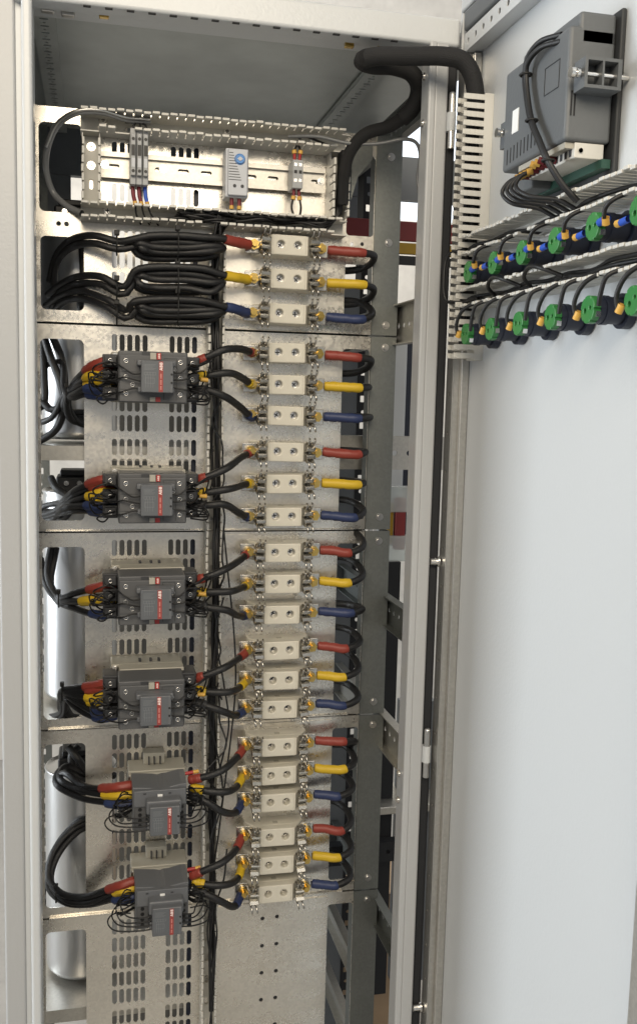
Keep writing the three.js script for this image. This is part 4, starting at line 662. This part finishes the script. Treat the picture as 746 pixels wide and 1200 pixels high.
/* ---------- green pilot lamp backs on the door ---------- */
function makeLamp(label) {
  const t = thing('pilot_lamp', label, 'pilot lamp', 'green pilot lamp backs on the door');
  // local x points from the disc towards the door
  const disc = new THREE.ExtrudeGeometry((() => { const s = new THREE.Shape(); const n = 72; for (let i = 0; i < n; i++) { const a = i / n * Math.PI * 2, q = ((i % 12) < 2) ? 0.0106 : 0.0122; i ? s.lineTo(q * Math.cos(a), q * Math.sin(a)) : s.moveTo(q, 0); } s.closePath(); s.holes.push(circ(-0.0048, 0.001, 0.0027), circ(0.0048, -0.001, 0.0034)); return s; })(), { depth: 0.006, bevelEnabled: true, bevelSize: 0.0008, bevelThickness: 0.0008, bevelSegments: 2, curveSegments: 24 }).rotateY(Math.PI / 2);
  part('terminal_disc', disc, M.green, t, [0.001, 0, 0]);
  part('hole_floor', cyl(0.0104, 0.001, 'x', 24), M.contactorDark, t, [0.0058, 0, 0]);
  part('barrel', [cyl(0.0128, 0.026, 'x', 24).translate(0.0078, 0, 0), cyl(0.0138, 0.006, 'x', 24).translate(0.014, 0, 0)], M.navy, t);
  part('lock_nut', cyl(0.0168, 0.009, 'x', 24).translate(0.0345, 0, 0), M.navy, t);
  part('contact_screw', bx(0.002, 0.007, -0.008, -0.003, 0.0105, 0.0142), M.chrome, t);
  return t;
}
let lamp0; const posSay = ['leftmost', 'second from the left', 'third from the left', 'fourth from the left', 'fifth from the left', 'rightmost'];
for (const [row, y] of [['upper', 1.66], ['lower', 1.584]]) for (let i = 0; i < 6; i++) {
  const label = `round green pilot lamp back in the ${row} row on the door, ${posSay[i]}`;
  let l; if (!lamp0) l = lamp0 = makeLamp(label); else { l = lamp0.clone(); l.name = numbered('pilot_lamp'); l.userData = { ...lamp0.userData, label }; scene.add(l); }
  const z = 0.314 + 0.0772 * i; l.position.set(0.5225, y + i * 0.0012, z); l.rotation.x = rr(-0.4, 0.4);
  const w = thing('lamp_wire', `black wire feeding the ${posSay[i]} pilot lamp of the ${row} row`, 'wire', 'wires of the pilot lamps');
  const yd = row === 'upper' ? 1.688 : 1.622;
  part('jacket', tube([V(0.553, yd + 0.004, z + 0.045), V(0.532, yd - 0.001, z + 0.04), V(0.521, yd - 0.007, z + 0.036), V(0.519, y + 0.012 + i * 0.001, z + 0.03), V(0.52, y + 0.002 + i * 0.001, z + 0.026)], 0.0022, 24, 8), M.wire, w);
  if (row === 'upper') { part('sleeve', tube([V(0.524, y + 0.0015 + i * .0012, z + 0.012), V(0.5225, y + 0.003 + i * .0012, z + 0.028)], 0.0038, 4, 8), M.lightBlue, w); part('ferrule', tube([V(0.5215, y + 0.002, z + 0.028), V(0.519, y + 0.0075, z + 0.031)], 0.0037, 4, 8), M.ferrule, w); if (i) part('sleeve', tube([V(0.524, y + 0.0, z - 0.028), V(0.5235, y + 0.001, z - 0.014)], 0.0034, 4, 8), M.lightBlue, w), part('ferrule', tube([V(0.524, y, z - 0.034), V(0.524, y, z - 0.027)], 0.0036, 4, 8), M.ferrule, w); }
  else { part('ferrule', tube([V(0.521, y - 0.003, z - 0.018), V(0.522, y + 0.004, z - 0.014)], 0.0036, 4, 8), M.ferrule, w); part('jacket', tube([V(0.521, y - 0.002, z - 0.018), V(0.518, y + 0.012, z - 0.017), V(0.522, y + 0.03, z - 0.006), V(0.54, y + 0.042, z + 0.01)], 0.0023, 20, 8), M.wire, w); }
}
for (const [row, y, z1] of [['upper', 1.6945, .76], ['lower', 1.6295, .76]]) for (let i = 0; i < 3; i++) { const t = thing('door_wire', `black wire lying along the ${row} door duct, ${ord[i]} from its top`, 'wire', 'black wires in the door ducts'); const p = [V(0.545, y - 0.02 - i * 0.01, 0.256), V(0.54, y, 0.275)]; for (let z = 0.31; z < z1; z += 0.05) p.push(V(0.561 - rr(0, 0.012), y + 0.006 - i * 0.005 + rr(-0.003, 0.003), z)); part('jacket', tube(p, 0.0023, 50, 6), M.wire, t); }
{ const t = thing('door_loom', 'black wire bundle filling the upright slotted duct on the door', 'wire bundle'); for (let i = 0; i < 5; i++) part('strand', tube([V(0.556 - i * 0.004, 1.88, 0.256 + (i % 2) * 0.004), V(0.55 - i * 0.003, 1.85, 0.258), V(0.555 - i * 0.004, 1.75, 0.255 + (i % 3) * 0.003), V(0.552 - i * 0.003, 1.66, 0.257), V(0.553 - i * 0.003, 1.575, 0.256)], 0.0034, 40, 6), M.wire, t); }
{ const t = thing('door_wire', 'black wire bowed out past the left edge of the upright door duct', 'wire'); part('jacket', tube([V(0.54, 1.696, 0.26), V(0.525, 1.69, 0.238), V(0.521, 1.66, 0.236), V(0.524, 1.632, 0.24), V(0.535, 1.628, 0.262), V(0.545, 1.63, 0.3)], 0.0022, 30, 8), M.wire, t); }
for (let i = 0; i < 2; i++) { const t = thing('door_wire', `black wire arching over the lower door duct, ${ord[i]} arch from the left`, 'wire', 'black arches over the lower door duct'); const z = 0.37 + i * 0.1; part('jacket', tube([V(0.55, 1.63, z - 0.03), V(0.532, 1.637, z - 0.01), V(0.526, 1.645, z + 0.015), V(0.528, 1.641, z + 0.04), V(0.545, 1.632, z + 0.055)], 0.0023, 24, 8), M.wire, t); }

renderer.render(scene, camera);
